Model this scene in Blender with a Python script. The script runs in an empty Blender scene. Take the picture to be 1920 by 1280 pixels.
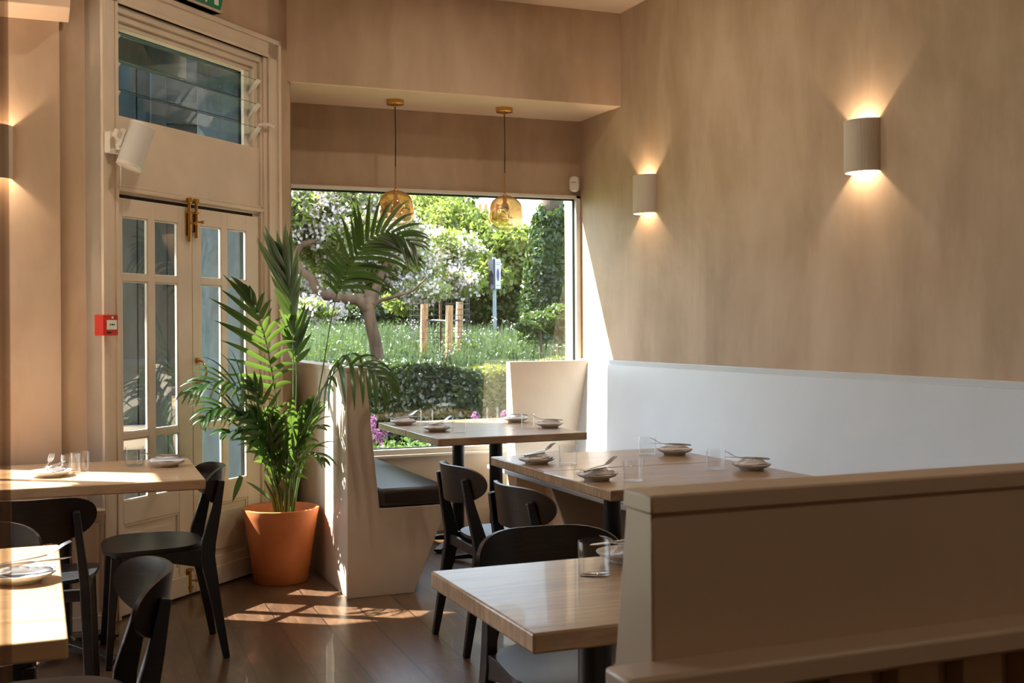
import bpy, bmesh, math, random
import numpy as np
from mathutils import Vector, Matrix, Euler
PI = math.pi; R = math.radians
C = bpy.context.scene.collection
SC = bpy.context.scene

# ------------------------------------------------------------------ camera
TH, FPX, ROLL, CY, ZC = R(22.2), 2180.0, 0.006, 612.0, 1.31
cam = bpy.data.cameras.new('camera'); camo = bpy.data.objects.new('camera', cam); C.objects.link(camo)
cam.sensor_fit = 'HORIZONTAL'; cam.sensor_width = 36; cam.lens = FPX / 1920 * 36
cam.shift_x = 0; cam.shift_y = (CY - 640) / 1920
_r = Vector((math.cos(TH), -math.sin(TH), 0)); _f = Vector((math.sin(TH), math.cos(TH), 0)); _u = Vector((0, 0, 1))
_cr = (_r + _u * ROLL * -1).normalized()          # slight clockwise lean of the hand-held frame
_cr = (_r * math.cos(ROLL) - _u * math.sin(ROLL)); _cu = (_u * math.cos(ROLL) + _r * math.sin(ROLL))
M = Matrix((( _cr.x, _cu.x, -_f.x, 0), (_cr.y, _cu.y, -_f.y, 0), (_cr.z, _cu.z, -_f.z, ZC), (0, 0, 0, 1)))
camo.matrix_world = M
cam.clip_start = 0.05; cam.clip_end = 400
cam.dof.use_dof = True; cam.dof.focus_distance = 5.0; cam.dof.aperture_fstop = 11.0
SC.camera = camo

def at(px, py, D):
    "world point seen at a pixel of the 1920x1280 frame, D metres in front of the camera"
    u = px - 960; v = py - CY
    u, v = (u - ROLL * v) / FPX, (v + ROLL * u) / FPX
    return _f * D + _r * (u * D) + Vector((0, 0, ZC - v * D))
def atz(px, py, z):
    d = at(px, py, 1.0) - Vector((0, 0, ZC)); t = (z - ZC) / d.z
    return Vector((d.x * t, d.y * t, z))

# ------------------------------------------------------------------ colour management
SC.view_settings.view_transform = 'Standard'; SC.view_settings.look = 'None'
SC.view_settings.gamma = 1; SC.view_settings.use_curve_mapping = False
SC.view_settings.exposure = 1.27
SC.cycles.max_bounces = 10; SC.cycles.diffuse_bounces = 6; SC.cycles.glossy_bounces = 4
SC.cycles.transmission_bounces = 8; SC.cycles.transparent_max_bounces = 24
SC.cycles.sample_clamp_indirect = 6.0; SC.cycles.caustics_reflective = False; SC.cycles.caustics_refractive = False
SC.cycles.use_denoising = True

# ------------------------------------------------------------------ sky and sun
SUN = Vector((0.825, -0.565, -1.19)).normalized()      # direction the light travels
w = bpy.data.worlds.new('sky'); SC.world = w; w.use_nodes = True
nt = w.node_tree; nt.nodes.clear()
wo = nt.nodes.new('ShaderNodeOutputWorld'); bg = nt.nodes.new('ShaderNodeBackground')
mixc = nt.nodes.new('ShaderNodeMix'); mixc.data_type = 'RGBA'; mixc.inputs[0].default_value = 0.6
sky = nt.nodes.new('ShaderNodeTexSky'); sky.sky_type = 'NISHITA'; sky.sun_disc = False
sky.sun_elevation = R(50); sky.sun_rotation = R(-55); sky.air_density = 1.0; sky.dust_density = 2.5
sc_ = nt.nodes.new('ShaderNodeVectorMath'); sc_.operation = 'SCALE'; sc_.inputs['Scale'].default_value = 0.16
nt.links.new(sky.outputs[0], sc_.inputs[0]); nt.links.new(sc_.outputs[0], mixc.inputs[6])
mixc.inputs[7].default_value = (0.72, 0.85, 1.0, 1)
nt.links.new(mixc.outputs[2], bg.inputs[0]); bg.inputs[1].default_value = 2.3
nt.links.new(bg.outputs[0], wo.inputs[0])
sl = bpy.data.lights.new('sun', 'SUN'); sl.energy = 16.0; sl.angle = R(0.55); sl.color = (1, 0.95, 0.87)
so = bpy.data.objects.new('sun', sl); C.objects.link(so); so.rotation_euler = SUN.to_track_quat('-Z', 'Y').to_euler(); so.location = (-6, 9, 12)

# ------------------------------------------------------------------ materials
MATS = {}
def lin(r, g, b):
    f = lambda c: ((c / 255 + 0.055) / 1.055) ** 2.4 if c > 10 else c / 255 / 12.92
    return (f(r), f(g), f(b), 1)
def mat(name, col, rough=0.5, metal=0.0, spec=0.5, coat=0.0, **kw):
    m = bpy.data.materials.new(name); m.use_nodes = True; MATS[name] = m
    b = m.node_tree.nodes['Principled BSDF']
    b.inputs['Base Color'].default_value = col; b.inputs['Roughness'].default_value = rough
    b.inputs['Metallic'].default_value = metal; b.inputs['Specular IOR Level'].default_value = spec
    b.inputs['Coat Weight'].default_value = coat
    for k, v in kw.items(): b.inputs[k.replace('_', ' ')].default_value = v
    return m
def N(m, t, **kw):
    n = m.node_tree.nodes.new(t)
    for k, v in kw.items(): setattr(n, k, v)
    return n
def L(m, a, b): m.node_tree.links.new(a, b)
def coords(m, scale=(1, 1, 1), rot=(0, 0, 0), kind='Object'):
    tc = N(m, 'ShaderNodeTexCoord'); mp = N(m, 'ShaderNodeMapping')
    mp.inputs['Scale'].default_value = scale; mp.inputs['Rotation'].default_value = rot
    L(m, tc.outputs[kind], mp.inputs[0]); return mp.outputs[0]
def noise(m, vec, scale, detail=4, rough=0.55, dist=0.0):
    n = N(m, 'ShaderNodeTexNoise'); n.inputs['Scale'].default_value = scale; n.inputs['Detail'].default_value = detail
    n.inputs['Roughness'].default_value = rough; n.inputs['Distortion'].default_value = dist
    L(m, vec, n.inputs['Vector']); return n.outputs[0]
def ramp(m, fac, stops):
    r = N(m, 'ShaderNodeValToRGB'); e = r.color_ramp.elements
    e[0].position, e[0].color = stops[0]; e[1].position, e[1].color = stops[-1]
    for p, c in stops[1:-1]:
        q = e.new(p); q.color = c
    L(m, fac, r.inputs[0]); return r.outputs[0]
def mixcol(m, fac, a, b, mode='MIX'):
    x = N(m, 'ShaderNodeMix', data_type='RGBA', blend_type=mode)
    for s, v in ((0, fac), (6, a), (7, b)):
        if hasattr(v, 'node'): L(m, v, x.inputs[s])
        else: x.inputs[s].default_value = v
    return x.outputs[2]
def bump(m, h, strength=0.3, dist=0.01):
    b = N(m, 'ShaderNodeBump'); b.inputs['Strength'].default_value = strength; b.inputs['Distance'].default_value = dist
    L(m, h, b.inputs['Height']); L(m, b.outputs[0], m.node_tree.nodes['Principled BSDF'].inputs['Normal'])
def base(m, out): L(m, out, m.node_tree.nodes['Principled BSDF'].inputs['Base Color'])

# bare pink plaster: soft clouds and trowel streaks running down
def plaster(name, a, b, c):
    m = mat(name, b, 0.62, spec=0.35)
    v = coords(m, (1, 1, 1)); vs = coords(m, (1.5, 1.5, 0.42))
    n1 = noise(m, v, 0.8, 6, 0.62, 0.6); n2 = noise(m, vs, 2.0, 5, 0.55, 0.5); n3 = noise(m, vs, 7.0, 5, 0.6, 0.3)
    c1 = ramp(m, n1, [(0.30, a), (0.52, b), (0.74, c)])
    c2 = ramp(m, n2, [(0.32, a), (0.5, b), (0.70, c)])
    k = mixcol(m, 0.42, c1, c2)
    k2 = mixcol(m, ramp(m, n3, [(0.45, (0, 0, 0, 1)), (0.80, (0.22, 0.22, 0.22, 1))]), k, c)
    base(m, k2); bump(m, noise(m, vs, 20, 3), 0.04, 0.004)
    return m
PLASTER = plaster('pink_plaster', lin(156, 130, 104), lin(182, 157, 132), lin(206, 184, 162))
def paint(name, col, rough=0.42, dirt=0.05):
    m = mat(name, col, rough)
    v = coords(m, (1, 1, 1)); n = noise(m, v, 3.0, 5)
    d = tuple(x * (1 - dirt * 2.5) for x in col[:3]) + (1,)
    base(m, ramp(m, n, [(0.35, d), (0.65, col)])); bump(m, noise(m, v, 60, 2), 0.03, 0.002)
    return m
CREAM = paint('cream_paint', lin(216, 200, 180)); WHITE = paint('white_paint', lin(194, 199, 206), 0.38, 0.02)
FRAMEW = paint('window_white', lin(225, 218, 205), 0.4, 0.03)
DIVIDER = paint('shaded_cream_paint', lin(186, 164, 140), 0.4, 0.03)  # cream paint darkened: the partition's backlit shade is in the colour
CEIL = paint('ceiling_paint', lin(224, 200, 172), 0.6, 0.02)
SOFFIT = paint('soffit_paint', lin(226, 196, 168), 0.6, 0.02)

# oak laminate floor boards, running away from the camera at 45 degrees
def floor_mat():
    m = mat('oak_floor', lin(110, 75, 48), 0.30, coat=0.15)
    v = coords(m, (1, 1, 1), (0, 0, R(92)))
    br = N(m, 'ShaderNodeTexBrick'); L(m, v, br.inputs['Vector'])
    br.inputs['Scale'].default_value = 1.0; br.inputs['Brick Width'].default_value = 1.3; br.inputs['Row Height'].default_value = 0.20
    br.inputs['Mortar Size'].default_value = 0.003; br.inputs['Mortar Smooth'].default_value = 0.1; br.inputs['Bias'].default_value = 0
    br.inputs['Color1'].default_value = (0.15, 0.15, 0.15, 1); br.inputs['Color2'].default_value = (0.9, 0.9, 0.9, 1); br.inputs['Mortar'].default_value = (0, 0, 0, 1)
    br.offset = 0.37; br.squash = 1.0
    add = N(m, 'ShaderNodeVectorMath', operation='ADD'); L(m, v, add.inputs[0])
    sc = N(m, 'ShaderNodeVectorMath', operation='SCALE'); sc.inputs['Scale'].default_value = 7.0
    L(m, br.outputs[0], sc.inputs[0]); L(m, sc.outputs[0], add.inputs[1])
    mp = N(m, 'ShaderNodeMapping'); mp.inputs['Scale'].default_value = (1.6, 9.0, 1); L(m, add.outputs[0], mp.inputs[0])
    wv = N(m, 'ShaderNodeTexWave', wave_type='RINGS'); wv.inputs['Scale'].default_value = 0.55; wv.inputs['Distortion'].default_value = 9
    wv.inputs['Detail'].default_value = 3; wv.inputs['Detail Scale'].default_value = 0.7; L(m, mp.outputs[0], wv.inputs['Vector'])
    g = noise(m, mp.outputs[0], 2.2, 6, 0.65, 1.2)
    fine = N(m, 'ShaderNodeMapping'); fine.inputs['Scale'].default_value = (6, 90, 1); L(m, add.outputs[0], fine.inputs[0])
    fn = noise(m, fine.outputs[0], 1.6, 4, 0.6)
    c = ramp(m, g, [(0.32, lin(40, 26, 19)), (0.5, lin(78, 55, 40)), (0.68, lin(118, 90, 66))])
    c = mixcol(m, ramp(m, wv.outputs[1], [(0.0, (0.6, 0.6, 0.6, 1)), (1.0, (0, 0, 0, 1))]), c, lin(66, 44, 28))
    c = mixcol(m, ramp(m, fn, [(0.45, (0, 0, 0, 1)), (0.7, (0.6, 0.6, 0.6, 1))]), c, lin(54, 36, 24))
    tone = mixcol(m, 0.30, c, mixcol(m, br.outputs[0], lin(62, 44, 32), lin(134, 102, 76)))
    seam = N(m, 'ShaderNodeMath', operation='MULTIPLY'); L(m, br.outputs[1], seam.inputs[0]); seam.inputs[1].default_value = 0.85
    base(m, mixcol(m, seam.outputs[0], tone, lin(28, 18, 12)))
    bump(m, fn, 0.12, 0.002)
    return m
FLOOR = floor_mat()
# solid oak table tops made of staves
def oak(name, a, b, c, rough=0.28, along=0):
    m = mat(name, b, rough, coat=0.12)
    v = coords(m, (1, 1, 1), (0, 0, 0 if along == 0 else R(90)))
    br = N(m, 'ShaderNodeTexBrick'); L(m, v, br.inputs['Vector'])
    br.inputs['Brick Width'].default_value = 1.1; br.inputs['Row Height'].default_value = 0.055; br.inputs['Mortar Size'].default_value = 0.0006
    br.inputs['Scale'].default_value = 1.0; br.inputs['Color1'].default_value = (0, 0, 0, 1); br.inputs['Color2'].default_value = (1, 1, 1, 1); br.inputs['Mortar'].default_value = (0.4, 0.4, 0.4, 1)
    add = N(m, 'ShaderNodeVectorMath', operation='ADD'); sc = N(m, 'ShaderNodeVectorMath', operation='SCALE'); sc.inputs['Scale'].default_value = 3.1
    L(m, br.outputs[0], sc.inputs[0]); L(m, v, add.inputs[0]); L(m, sc.outputs[0], add.inputs[1])
    mp = N(m, 'ShaderNodeMapping'); mp.inputs['Scale'].default_value = (3, 45, 14); L(m, add.outputs[0], mp.inputs[0])
    g = noise(m, mp.outputs[0], 1.5, 5, 0.6, 0.6)
    col = ramp(m, g, [(0.3, a), (0.5, b), (0.72, c)])
    base(m, mixcol(m, 0.22, col, mixcol(m, br.outputs[0], a, c)))
    bump(m, g, 0.06, 0.002)
    return m
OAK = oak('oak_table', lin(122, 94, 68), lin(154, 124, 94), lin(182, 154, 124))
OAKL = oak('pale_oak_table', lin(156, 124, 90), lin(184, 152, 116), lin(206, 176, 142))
# black stained ash
def blackwood(name, col, rough, coat=0.12):
    m = mat(name, col, rough, coat=coat, spec=.35); m.node_tree.nodes['Principled BSDF'].inputs['Coat Roughness'].default_value = 0.25
    v = coords(m, (5, 5, 170)); g = noise(m, v, 2.0, 4, 0.6, 0.2)
    base(m, ramp(m, g, [(0.50, col), (0.75, tuple(x * 2.0 + 0.003 for x in col[:3]) + (1,))])); bump(m, g, 0.18, 0.002)
    return m
BLACK = blackwood('black_stained_wood', (0.010, 0.010, 0.012, 1), 0.36)
BACKW = blackwood('worn_black_wood', (0.014, 0.009, 0.007, 1), 0.34)
IRON = mat('black_iron', (0.008, 0.008, 0.010, 1), 0.42, coat=0.1)
VINYL = mat('dark_olive_vinyl', lin(52, 44, 38), 0.36, coat=0.1); bump(VINYL, noise(VINYL, coords(VINYL, (1, 1, 1)), 90, 3), 0.05, 0.002)
BRASS = mat('aged_brass', lin(190, 140, 66), 0.30, 1.0); 
GOLD = mat('satin_gold', lin(214, 164, 92), 0.24, 1.0)
CORD = mat('dark_cord', (0.03, 0.018, 0.014, 1), 0.8)
STEEL = mat('brushed_steel', (0.46, 0.43, 0.40, 1), 0.28, 1.0)
STONE = mat('stoneware', lin(196, 190, 184), 0.45); base(STONE, ramp(STONE, noise(STONE, coords(STONE), 130, 2), [(0.3, lin(192, 188, 184)), (0.7, lin(216, 213, 209))]))
def linen(name, c):
    m = mat(name, c, 0.9, spec=0.1); wv = noise(m, coords(m, (220, 220, 220)), 1.0, 2); bump(m, wv, 0.25, 0.001); return m
NAPKIN = linen('napkin_linen', lin(238, 239, 246)); 
TERRA = mat('terracotta', lin(196, 112, 58), 0.62); base(TERRA, ramp(TERRA, noise(TERRA, coords(TERRA), 5, 5), [(0.3, lin(180, 98, 50)), (0.7, lin(204, 122, 70))]))
SOIL = mat('soil', lin(52, 38, 28), 0.95); bump(SOIL, noise(SOIL, coords(SOIL), 60, 4), 0.8, 0.01)
SHELLW = mat('white_plastic', lin(222, 214, 202), 0.4); FABRICW = mat('speaker_mesh', lin(206, 204, 198), 0.75)
RED = mat('red_plastic', lin(196, 44, 22), 0.35); DARK = mat('gap_shade_and_print', (0.006, 0.005, 0.005, 1), 0.8)
GREEN = mat('sign_green', lin(0, 122, 88), 0.4); SIGNW = mat('sign_white', lin(225, 235, 225), 0.4); ACRYL = mat('sign_edge', lin(190, 175, 155), 0.3)
CERAMIC = mat('ribbed_ceramic', lin(196, 184, 168), 0.7)
bump(CERAMIC, noise(CERAMIC, coords(CERAMIC, (120, 120, 4)), 1.2, 3), 0.5, 0.004)
def blue(name, a, b, rough=0.42):
    m = mat(name, a, rough); v = coords(m, (2, 2, 0.5)); n = noise(m, v, 6, 6, 0.65)
    base(m, ramp(m, n, [(0.35, a), (0.7, b)])); bump(m, noise(m, coords(m), 28, 5), 0.35, 0.006); return m
BLUE = blue('teal_paint', lin(24, 40, 48), lin(50, 72, 82)); BLUED = blue('dark_teal_paint', lin(28, 42, 50), lin(46, 62, 70))
BLUEH = blue('green_teal_paint', lin(58, 78, 74), lin(74, 94, 88))
def thin_glass(name, tint=(1, 1, 1, 1), boost=1.0, rough=0.0, ior=1.45):
    m = bpy.data.materials.new(name); m.use_nodes = True; m.node_tree.nodes.clear()
    o = N(m, 'ShaderNodeOutputMaterial'); t = N(m, 'ShaderNodeBsdfTransparent'); t.inputs[0].default_value = tint
    g = N(m, 'ShaderNodeBsdfGlossy'); g.inputs['Roughness'].default_value = rough
    f = N(m, 'ShaderNodeFresnel'); geo = N(m, 'ShaderNodeNewGeometry')
    mr = N(m, 'ShaderNodeMapRange'); mr.inputs['To Min'].default_value = ior; mr.inputs['To Max'].default_value = 1 / ior
    L(m, geo.outputs['Backfacing'], mr.inputs['Value']); L(m, mr.outputs[0], f.inputs[0])
    k = N(m, 'ShaderNodeMath', operation='MULTIPLY'); k.use_clamp = True; L(m, f.outputs[0], k.inputs[0]); k.inputs[1].default_value = boost
    x = N(m, 'ShaderNodeMixShader'); L(m, k.outputs[0], x.inputs[0]); L(m, t.outputs[0], x.inputs[1]); L(m, g.outputs[0], x.inputs[2]); L(m, x.outputs[0], o.inputs[0])
    return m
PANE = thin_glass('window_glass', (0.97, 0.99, 0.98, 1), 1.5)
TUMBLER = thin_glass('tumbler_glass', (0.99, 0.995, 0.995, 1), 1.1, 0.0, 1.42); LOUVRE = thin_glass('louvre_glass', (0.94, 0.97, 0.97, 1), 0.22)
AMBER = thin_glass('amber_glass', (0.96, 0.84, 0.62, 1), 1.5, 0.03, 1.5)
AMBER.node_tree.nodes['Glossy BSDF'].inputs['Color'].default_value = (1.0, 0.80, 0.50, 1)
_k = [n for n in AMBER.node_tree.nodes if n.type == 'MATH'][0]; _k.operation = 'MULTIPLY_ADD'
_tc = N(AMBER, 'ShaderNodeTexCoord'); _sx = N(AMBER, 'ShaderNodeSeparateXYZ'); L(AMBER, _tc.outputs['Generated'], _sx.inputs[0])
L(AMBER, ramp(AMBER, _sx.outputs[2], [(.12, (.10, .10, .10, 1)), (.42, (.42, .42, .42, 1)), (1.0, (.55, .55, .55, 1))]), _k.inputs[2])
L(AMBER, ramp(AMBER, _sx.outputs[2], [(.12, (.97, .92, .78, 1)), (.45, (.88, .66, .38, 1)), (1.0, (.82, .62, .36, 1))]), AMBER.node_tree.nodes['Transparent BSDF'].inputs[0])
def reeded():
    m = thin_glass('reeded_glass', (0.86, 0.80, 0.74, 1), 1.0, 0.25)
    nt_ = m.node_tree; x0 = [n for n in nt_.nodes if n.type == 'MIX_SHADER'][0]; o = [n for n in nt_.nodes if n.type == 'OUTPUT_MATERIAL'][0]
    d = N(m, 'ShaderNodeBsdfDiffuse'); d.inputs[0].default_value = lin(150, 122, 100)
    wv = N(m, 'ShaderNodeTexWave', bands_direction='X'); wv.inputs['Scale'].default_value = 18; L(m, coords(m), wv.inputs['Vector'])
    r = ramp(m, wv.outputs[1], [(0, (0.22, 0.22, 0.22, 1)), (1, (0.42, 0.42, 0.42, 1))])
    x = N(m, 'ShaderNodeMixShader'); L(m, r, x.inputs[0]); L(m, x0.outputs[0], x.inputs[1]); L(m, d.outputs[0], x.inputs[2]); L(m, x.outputs[0], o.inputs[0])
    return m
REEDED = reeded()
def leafm(name, a, b, trans=0.45, rough=0.4, scale=4.0, gloss=0.06, dim=0.40):
    m = bpy.data.materials.new(name); m.use_nodes = True; m.node_tree.nodes.clear()
    o = N(m, 'ShaderNodeOutputMaterial'); d = N(m, 'ShaderNodeBsdfDiffuse'); t = N(m, 'ShaderNodeBsdfTranslucent'); g = N(m, 'ShaderNodeBsdfGlossy'); g.inputs['Roughness'].default_value = rough
    dk = lambda q: tuple(x * dim for x in q[:3]) + (1,)
    c = ramp(m, noise(m, coords(m), scale, 3), [(0.35, dk(a)), (0.65, dk(b))])
    L(m, c, d.inputs[0]); tc = mixcol(m, 0.3, c, (0.50 * dim, 0.75 * dim, 0.08 * dim, 1)); L(m, tc, t.inputs[0])
    x = N(m, 'ShaderNodeMixShader'); x.inputs[0].default_value = trans; L(m, d.outputs[0], x.inputs[1]); L(m, t.outputs[0], x.inputs[2])
    y = N(m, 'ShaderNodeMixShader'); y.inputs[0].default_value = gloss; L(m, x.outputs[0], y.inputs[1]); L(m, g.outputs[0], y.inputs[2]); L(m, y.outputs[0], o.inputs[0])
    return m
PALM = leafm('palm_leaf', lin(34, 66, 34), lin(58, 96, 46), 0.30, 0.3, 4, 0.07, 0.9); PALMY = leafm('palm_leaf_yellow', lin(190, 140, 30), lin(220, 160, 40), 0.4)
STEM = mat('palm_stem', lin(74, 104, 48), 0.5); TRUNK = mat('palm_trunk', lin(110, 80, 52), 0.9); bump(TRUNK, noise(TRUNK, coords(TRUNK, (1, 1, 6)), 40, 4), 0.8, 0.006)

# ------------------------------------------------------------------ mesh helpers
class MB:
    def __init__(s): s.v = []; s.f = []
    def add(s, vs, fs):
        o = len(s.v); s.v += [tuple(v) for v in vs]; s.f += [tuple(i + o for i in f) for f in fs]; return s
    def box(s, x0, x1, y0, y1, z0, z1, M_=None):
        vs = [Vector(p) for p in ((x0, y0, z0), (x1, y0, z0), (x1, y1, z0), (x0, y1, z0), (x0, y0, z1), (x1, y0, z1), (x1, y1, z1), (x0, y1, z1))]
        if M_: vs = [M_ @ v for v in vs]
        return s.add(vs, [(0, 3, 2, 1), (4, 5, 6, 7), (0, 1, 5, 4), (1, 2, 6, 5), (2, 3, 7, 6), (3, 0, 4, 7)])
    def prism(s, poly, a, b, axis='y'):
        "extrude a polygon; axis y: poly is (x,z); axis z: poly is (x,y); axis x: poly is (y,z)"
        put = {'y': lambda p, t: (p[0], t, p[1]), 'z': lambda p, t: (p[0], p[1], t), 'x': lambda p, t: (t, p[0], p[1])}[axis]
        n = len(poly); vs = [put(p, a) for p in poly] + [put(p, b) for p in poly]
        return s.add(vs, [tuple(range(n))[::-1], tuple(range(n, 2 * n))] + [(i, (i + 1) % n, (i + 1) % n + n, i + n) for i in range(n)])
    def tube(s, pts, rad, n=10, cap=True):
        pts = [Vector(p) for p in pts]; k = len(pts); rad = rad if hasattr(rad, '__len__') else [rad] * k
        up = None; rings = []
        for i, p in enumerate(pts):
            t = (pts[min(i + 1, k - 1)] - pts[max(i - 1, 0)]).normalized()
            if up is None: up = t.orthogonal().normalized()
            up = (up - t * up.dot(t)).normalized(); b = t.cross(up)
            rings.append([p + (up * math.cos(2 * PI * j / n) + b * math.sin(2 * PI * j / n)) * rad[i] for j in range(n)])
        vs = [v for r_ in rings for v in r_]; fs = [(i * n + j, i * n + (j + 1) % n, (i + 1) * n + (j + 1) % n, (i + 1) * n + j) for i in range(k - 1) for j in range(n)]
        if cap: fs += [tuple(range(n))[::-1], tuple(range((k - 1) * n, k * n))]
        return s.add(vs, fs)
    def beam(s, pts, ws, hs, side=(1, 0, 0)):
        "rectangular section swept along pts; ws across 'side', hs across the other way"
        pts = [Vector(p) for p in pts]; k = len(pts); sd = Vector(side).normalized(); vs = []
        for i, p in enumerate(pts):
            t = (pts[min(i + 1, k - 1)] - pts[max(i - 1, 0)]).normalized(); q = (sd - t * sd.dot(t)).normalized(); b = t.cross(q)
            for a, c in ((-1, -1), (1, -1), (1, 1), (-1, 1)): vs.append(p + q * a * ws[i] / 2 + b * c * hs[i] / 2)
        fs = [(i * 4 + j, i * 4 + (j + 1) % 4, i * 4 + 4 + (j + 1) % 4, i * 4 + 4 + j) for i in range(k - 1) for j in range(4)] + [(3, 2, 1, 0), tuple(range(4 * k - 4, 4 * k))]
        return s.add(vs, fs)
    def lathe(s, prof, n=32, c=(0, 0, 0), close=False):
        k = len(prof); vs = [(c[0] + r_ * math.cos(2 * PI * j / n), c[1] + r_ * math.sin(2 * PI * j / n), c[2] + z) for r_, z in prof for j in range(n)]
        m = k if close else k - 1
        fs = [(i * n + j, i * n + (j + 1) % n, ((i + 1) % k) * n + (j + 1) % n, ((i + 1) % k) * n + j) for i in range(m) for j in range(n)]
        if not close:
            if prof[0][0] > 1e-6: fs.append(tuple(range(n))[::-1])
            if prof[-1][0] > 1e-6: fs.append(tuple(range((k - 1) * n, k * n)))
        return s.add(vs, fs)
    def slab(s, top, bot):
        "closed shell between two equally sized point grids (rows of points)"
        r_, c_ = len(top), len(top[0]); o = r_ * c_; vs = [p for row in top for p in row] + [p for row in bot for p in row]; fs = []
        for i in range(r_ - 1):
            for j in range(c_ - 1):
                a = i * c_ + j; fs.append((a, a + 1, a + c_ + 1, a + c_)); fs.append((a + o, a + c_ + o, a + c_ + 1 + o, a + 1 + o))
        ring = [j for j in range(c_)] + [i * c_ + c_ - 1 for i in range(1, r_)] + [(r_ - 1) * c_ + j for j in range(c_ - 2, -1, -1)] + [i * c_ for i in range(r_ - 2, 0, -1)]
        for a, b in zip(ring, ring[1:] + ring[:1]): fs.append((a, a + o, b + o, b))
        return s.add(vs, fs)
def obj(name, mb, m=None, parent=None, bev=0.0, smooth=40, loc=None, rot=None, weld=False):
    me = bpy.data.meshes.new(name); me.from_pydata([tuple(v) for v in mb.v], [], mb.f)
    if weld or True:
        b = bmesh.new(); b.from_mesh(me); bmesh.ops.remove_doubles(b, verts=b.verts, dist=1e-6) if weld else None
        bmesh.ops.recalc_face_normals(b, faces=b.faces); b.to_mesh(me); b.free()
    if smooth: me.shade_smooth(); me.set_sharp_from_angle(angle=R(smooth))
    if m: me.materials.append(m)
    o = bpy.data.objects.new(name, me); C.objects.link(o)
    if parent: o.parent = parent
    if loc is not None: o.location = loc
    if rot is not None: o.rotation_euler = rot
    if bev:
        md = o.modifiers.new('bevel', 'BEVEL'); md.width = bev; md.segments = 2; md.limit_method = 'ANGLE'; md.angle_limit = R(35)
    return o
def raw(name, vs, fs, m, parent=None):
    "large foliage meshes, straight from arrays"
    me = bpy.data.meshes.new(name); me.from_pydata(vs, [], fs); me.materials.append(m)
    o = bpy.data.objects.new(name, me); C.objects.link(o)
    if parent: o.parent = parent
    return o
def tag(o, label=None, cat=None, group=None, kind=None):
    if label: o['label'] = label
    if cat: o['category'] = cat
    if group: o['group'] = group
    if kind: o['kind'] = kind
    return o
def thing(name, label, cat, loc=(0, 0, 0), rz=0.0, group=None, kind=None):
    o = bpy.data.objects.new(name, None); C.objects.link(o); o.empty_display_size = 0.1
    o.location = loc; o.rotation_euler = (0, 0, rz); return tag(o, label, cat, group, kind)
def dup(root, loc, rz, label, group=None):
    r_ = root.copy(); C.objects.link(r_); r_.location = loc; r_.rotation_euler = (0, 0, rz); r_['label'] = label
    if group: r_['group'] = group
    for ch in list(root.children):
        c = ch.copy(); C.objects.link(c); c.parent = r_
        for g in list(ch.children):
            d = g.copy(); C.objects.link(d); d.parent = c
    return r_
B = lambda *a: MB().box(*a)

# ================================================================== THE ROOM
XR, YW, YB = 3.40, 7.10, 6.50            # right wall, window wall, bulkhead face
ZS, ZCEIL, ZH, ZSILL = 2.69, 3.27, 2.19, 0.515
XL, YK = -1.30, -1.6                     # left wall, wall behind the camera
def struct(o, label, cat): return tag(o, label, cat, kind='structure')
struct(obj('floor', B(XL - .2, XR + .2, YK - .2, YW + .05, -0.12, 0.0), FLOOR, smooth=0), 'dark brown oak plank floor with sunlit window patches', 'floor')
struct(obj('wall_right', B(XR, XR + .2, YK - .2, YW + .25, 0, ZCEIL + .1), PLASTER, smooth=0), 'long pink plaster wall on the right carrying two sconces', 'wall')
struct(obj('ceiling', B(XL - .04, XR + .2, YK - .2, YB + .1, ZCEIL, ZCEIL + .12), CEIL, smooth=0), 'pale ceiling in the upper corner of the room', 'ceiling')
bh = MB().box(1.30, XR, YB, YB + .12, ZS, ZCEIL)
struct(obj('wall_bulkhead', bh, PLASTER, smooth=0), 'pink plaster bulkhead above the window bay', 'wall')
struct(obj('ceiling_bay', B(1.30, XR, YB + .12, YW + .03, ZS, ZS + .1), SOFFIT, smooth=0), 'pale underside of the window bay that holds the two pendants', 'ceiling')
# the bulkhead's own underside (painted like the bay ceiling)
struct(obj('trim_1', B(1.32, XR, YB, YB + .12, ZS - .004, ZS), SOFFIT, smooth=0), 'pale underside strip of the bulkhead', 'trim')
wb = MB().box(1.20, XR, YW, YW + .035, ZH, ZS + .1)
struct(obj('wall_window_head', wb, PLASTER, smooth=0), 'pink plaster wall between the window head and the bay ceiling', 'wall')
wl = MB().box(1.20, XR, YW, YW + .2, 0, ZSILL - .02).box(1.30, XR, YW - .014, YW, 0, .13).box(1.30, XR, YW - .008, YW, .13, .145)
struct(obj('wall_window_base', wl, CREAM, smooth=0, bev=.002), 'cream boarded wall below the big window', 'wall')
# bay left cheek: inner plaster, outer timber
struct(obj('wall_bay_left', MB().prism([(1.325, 6.525), (1.325, YW + .2), (1.22, YW + .2), (1.22, 6.63), (1.27, 6.56)], 0, ZCEIL, 'z'), PLASTER, smooth=0), 'plaster cheek on the left of the window bay', 'wall')

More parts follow.
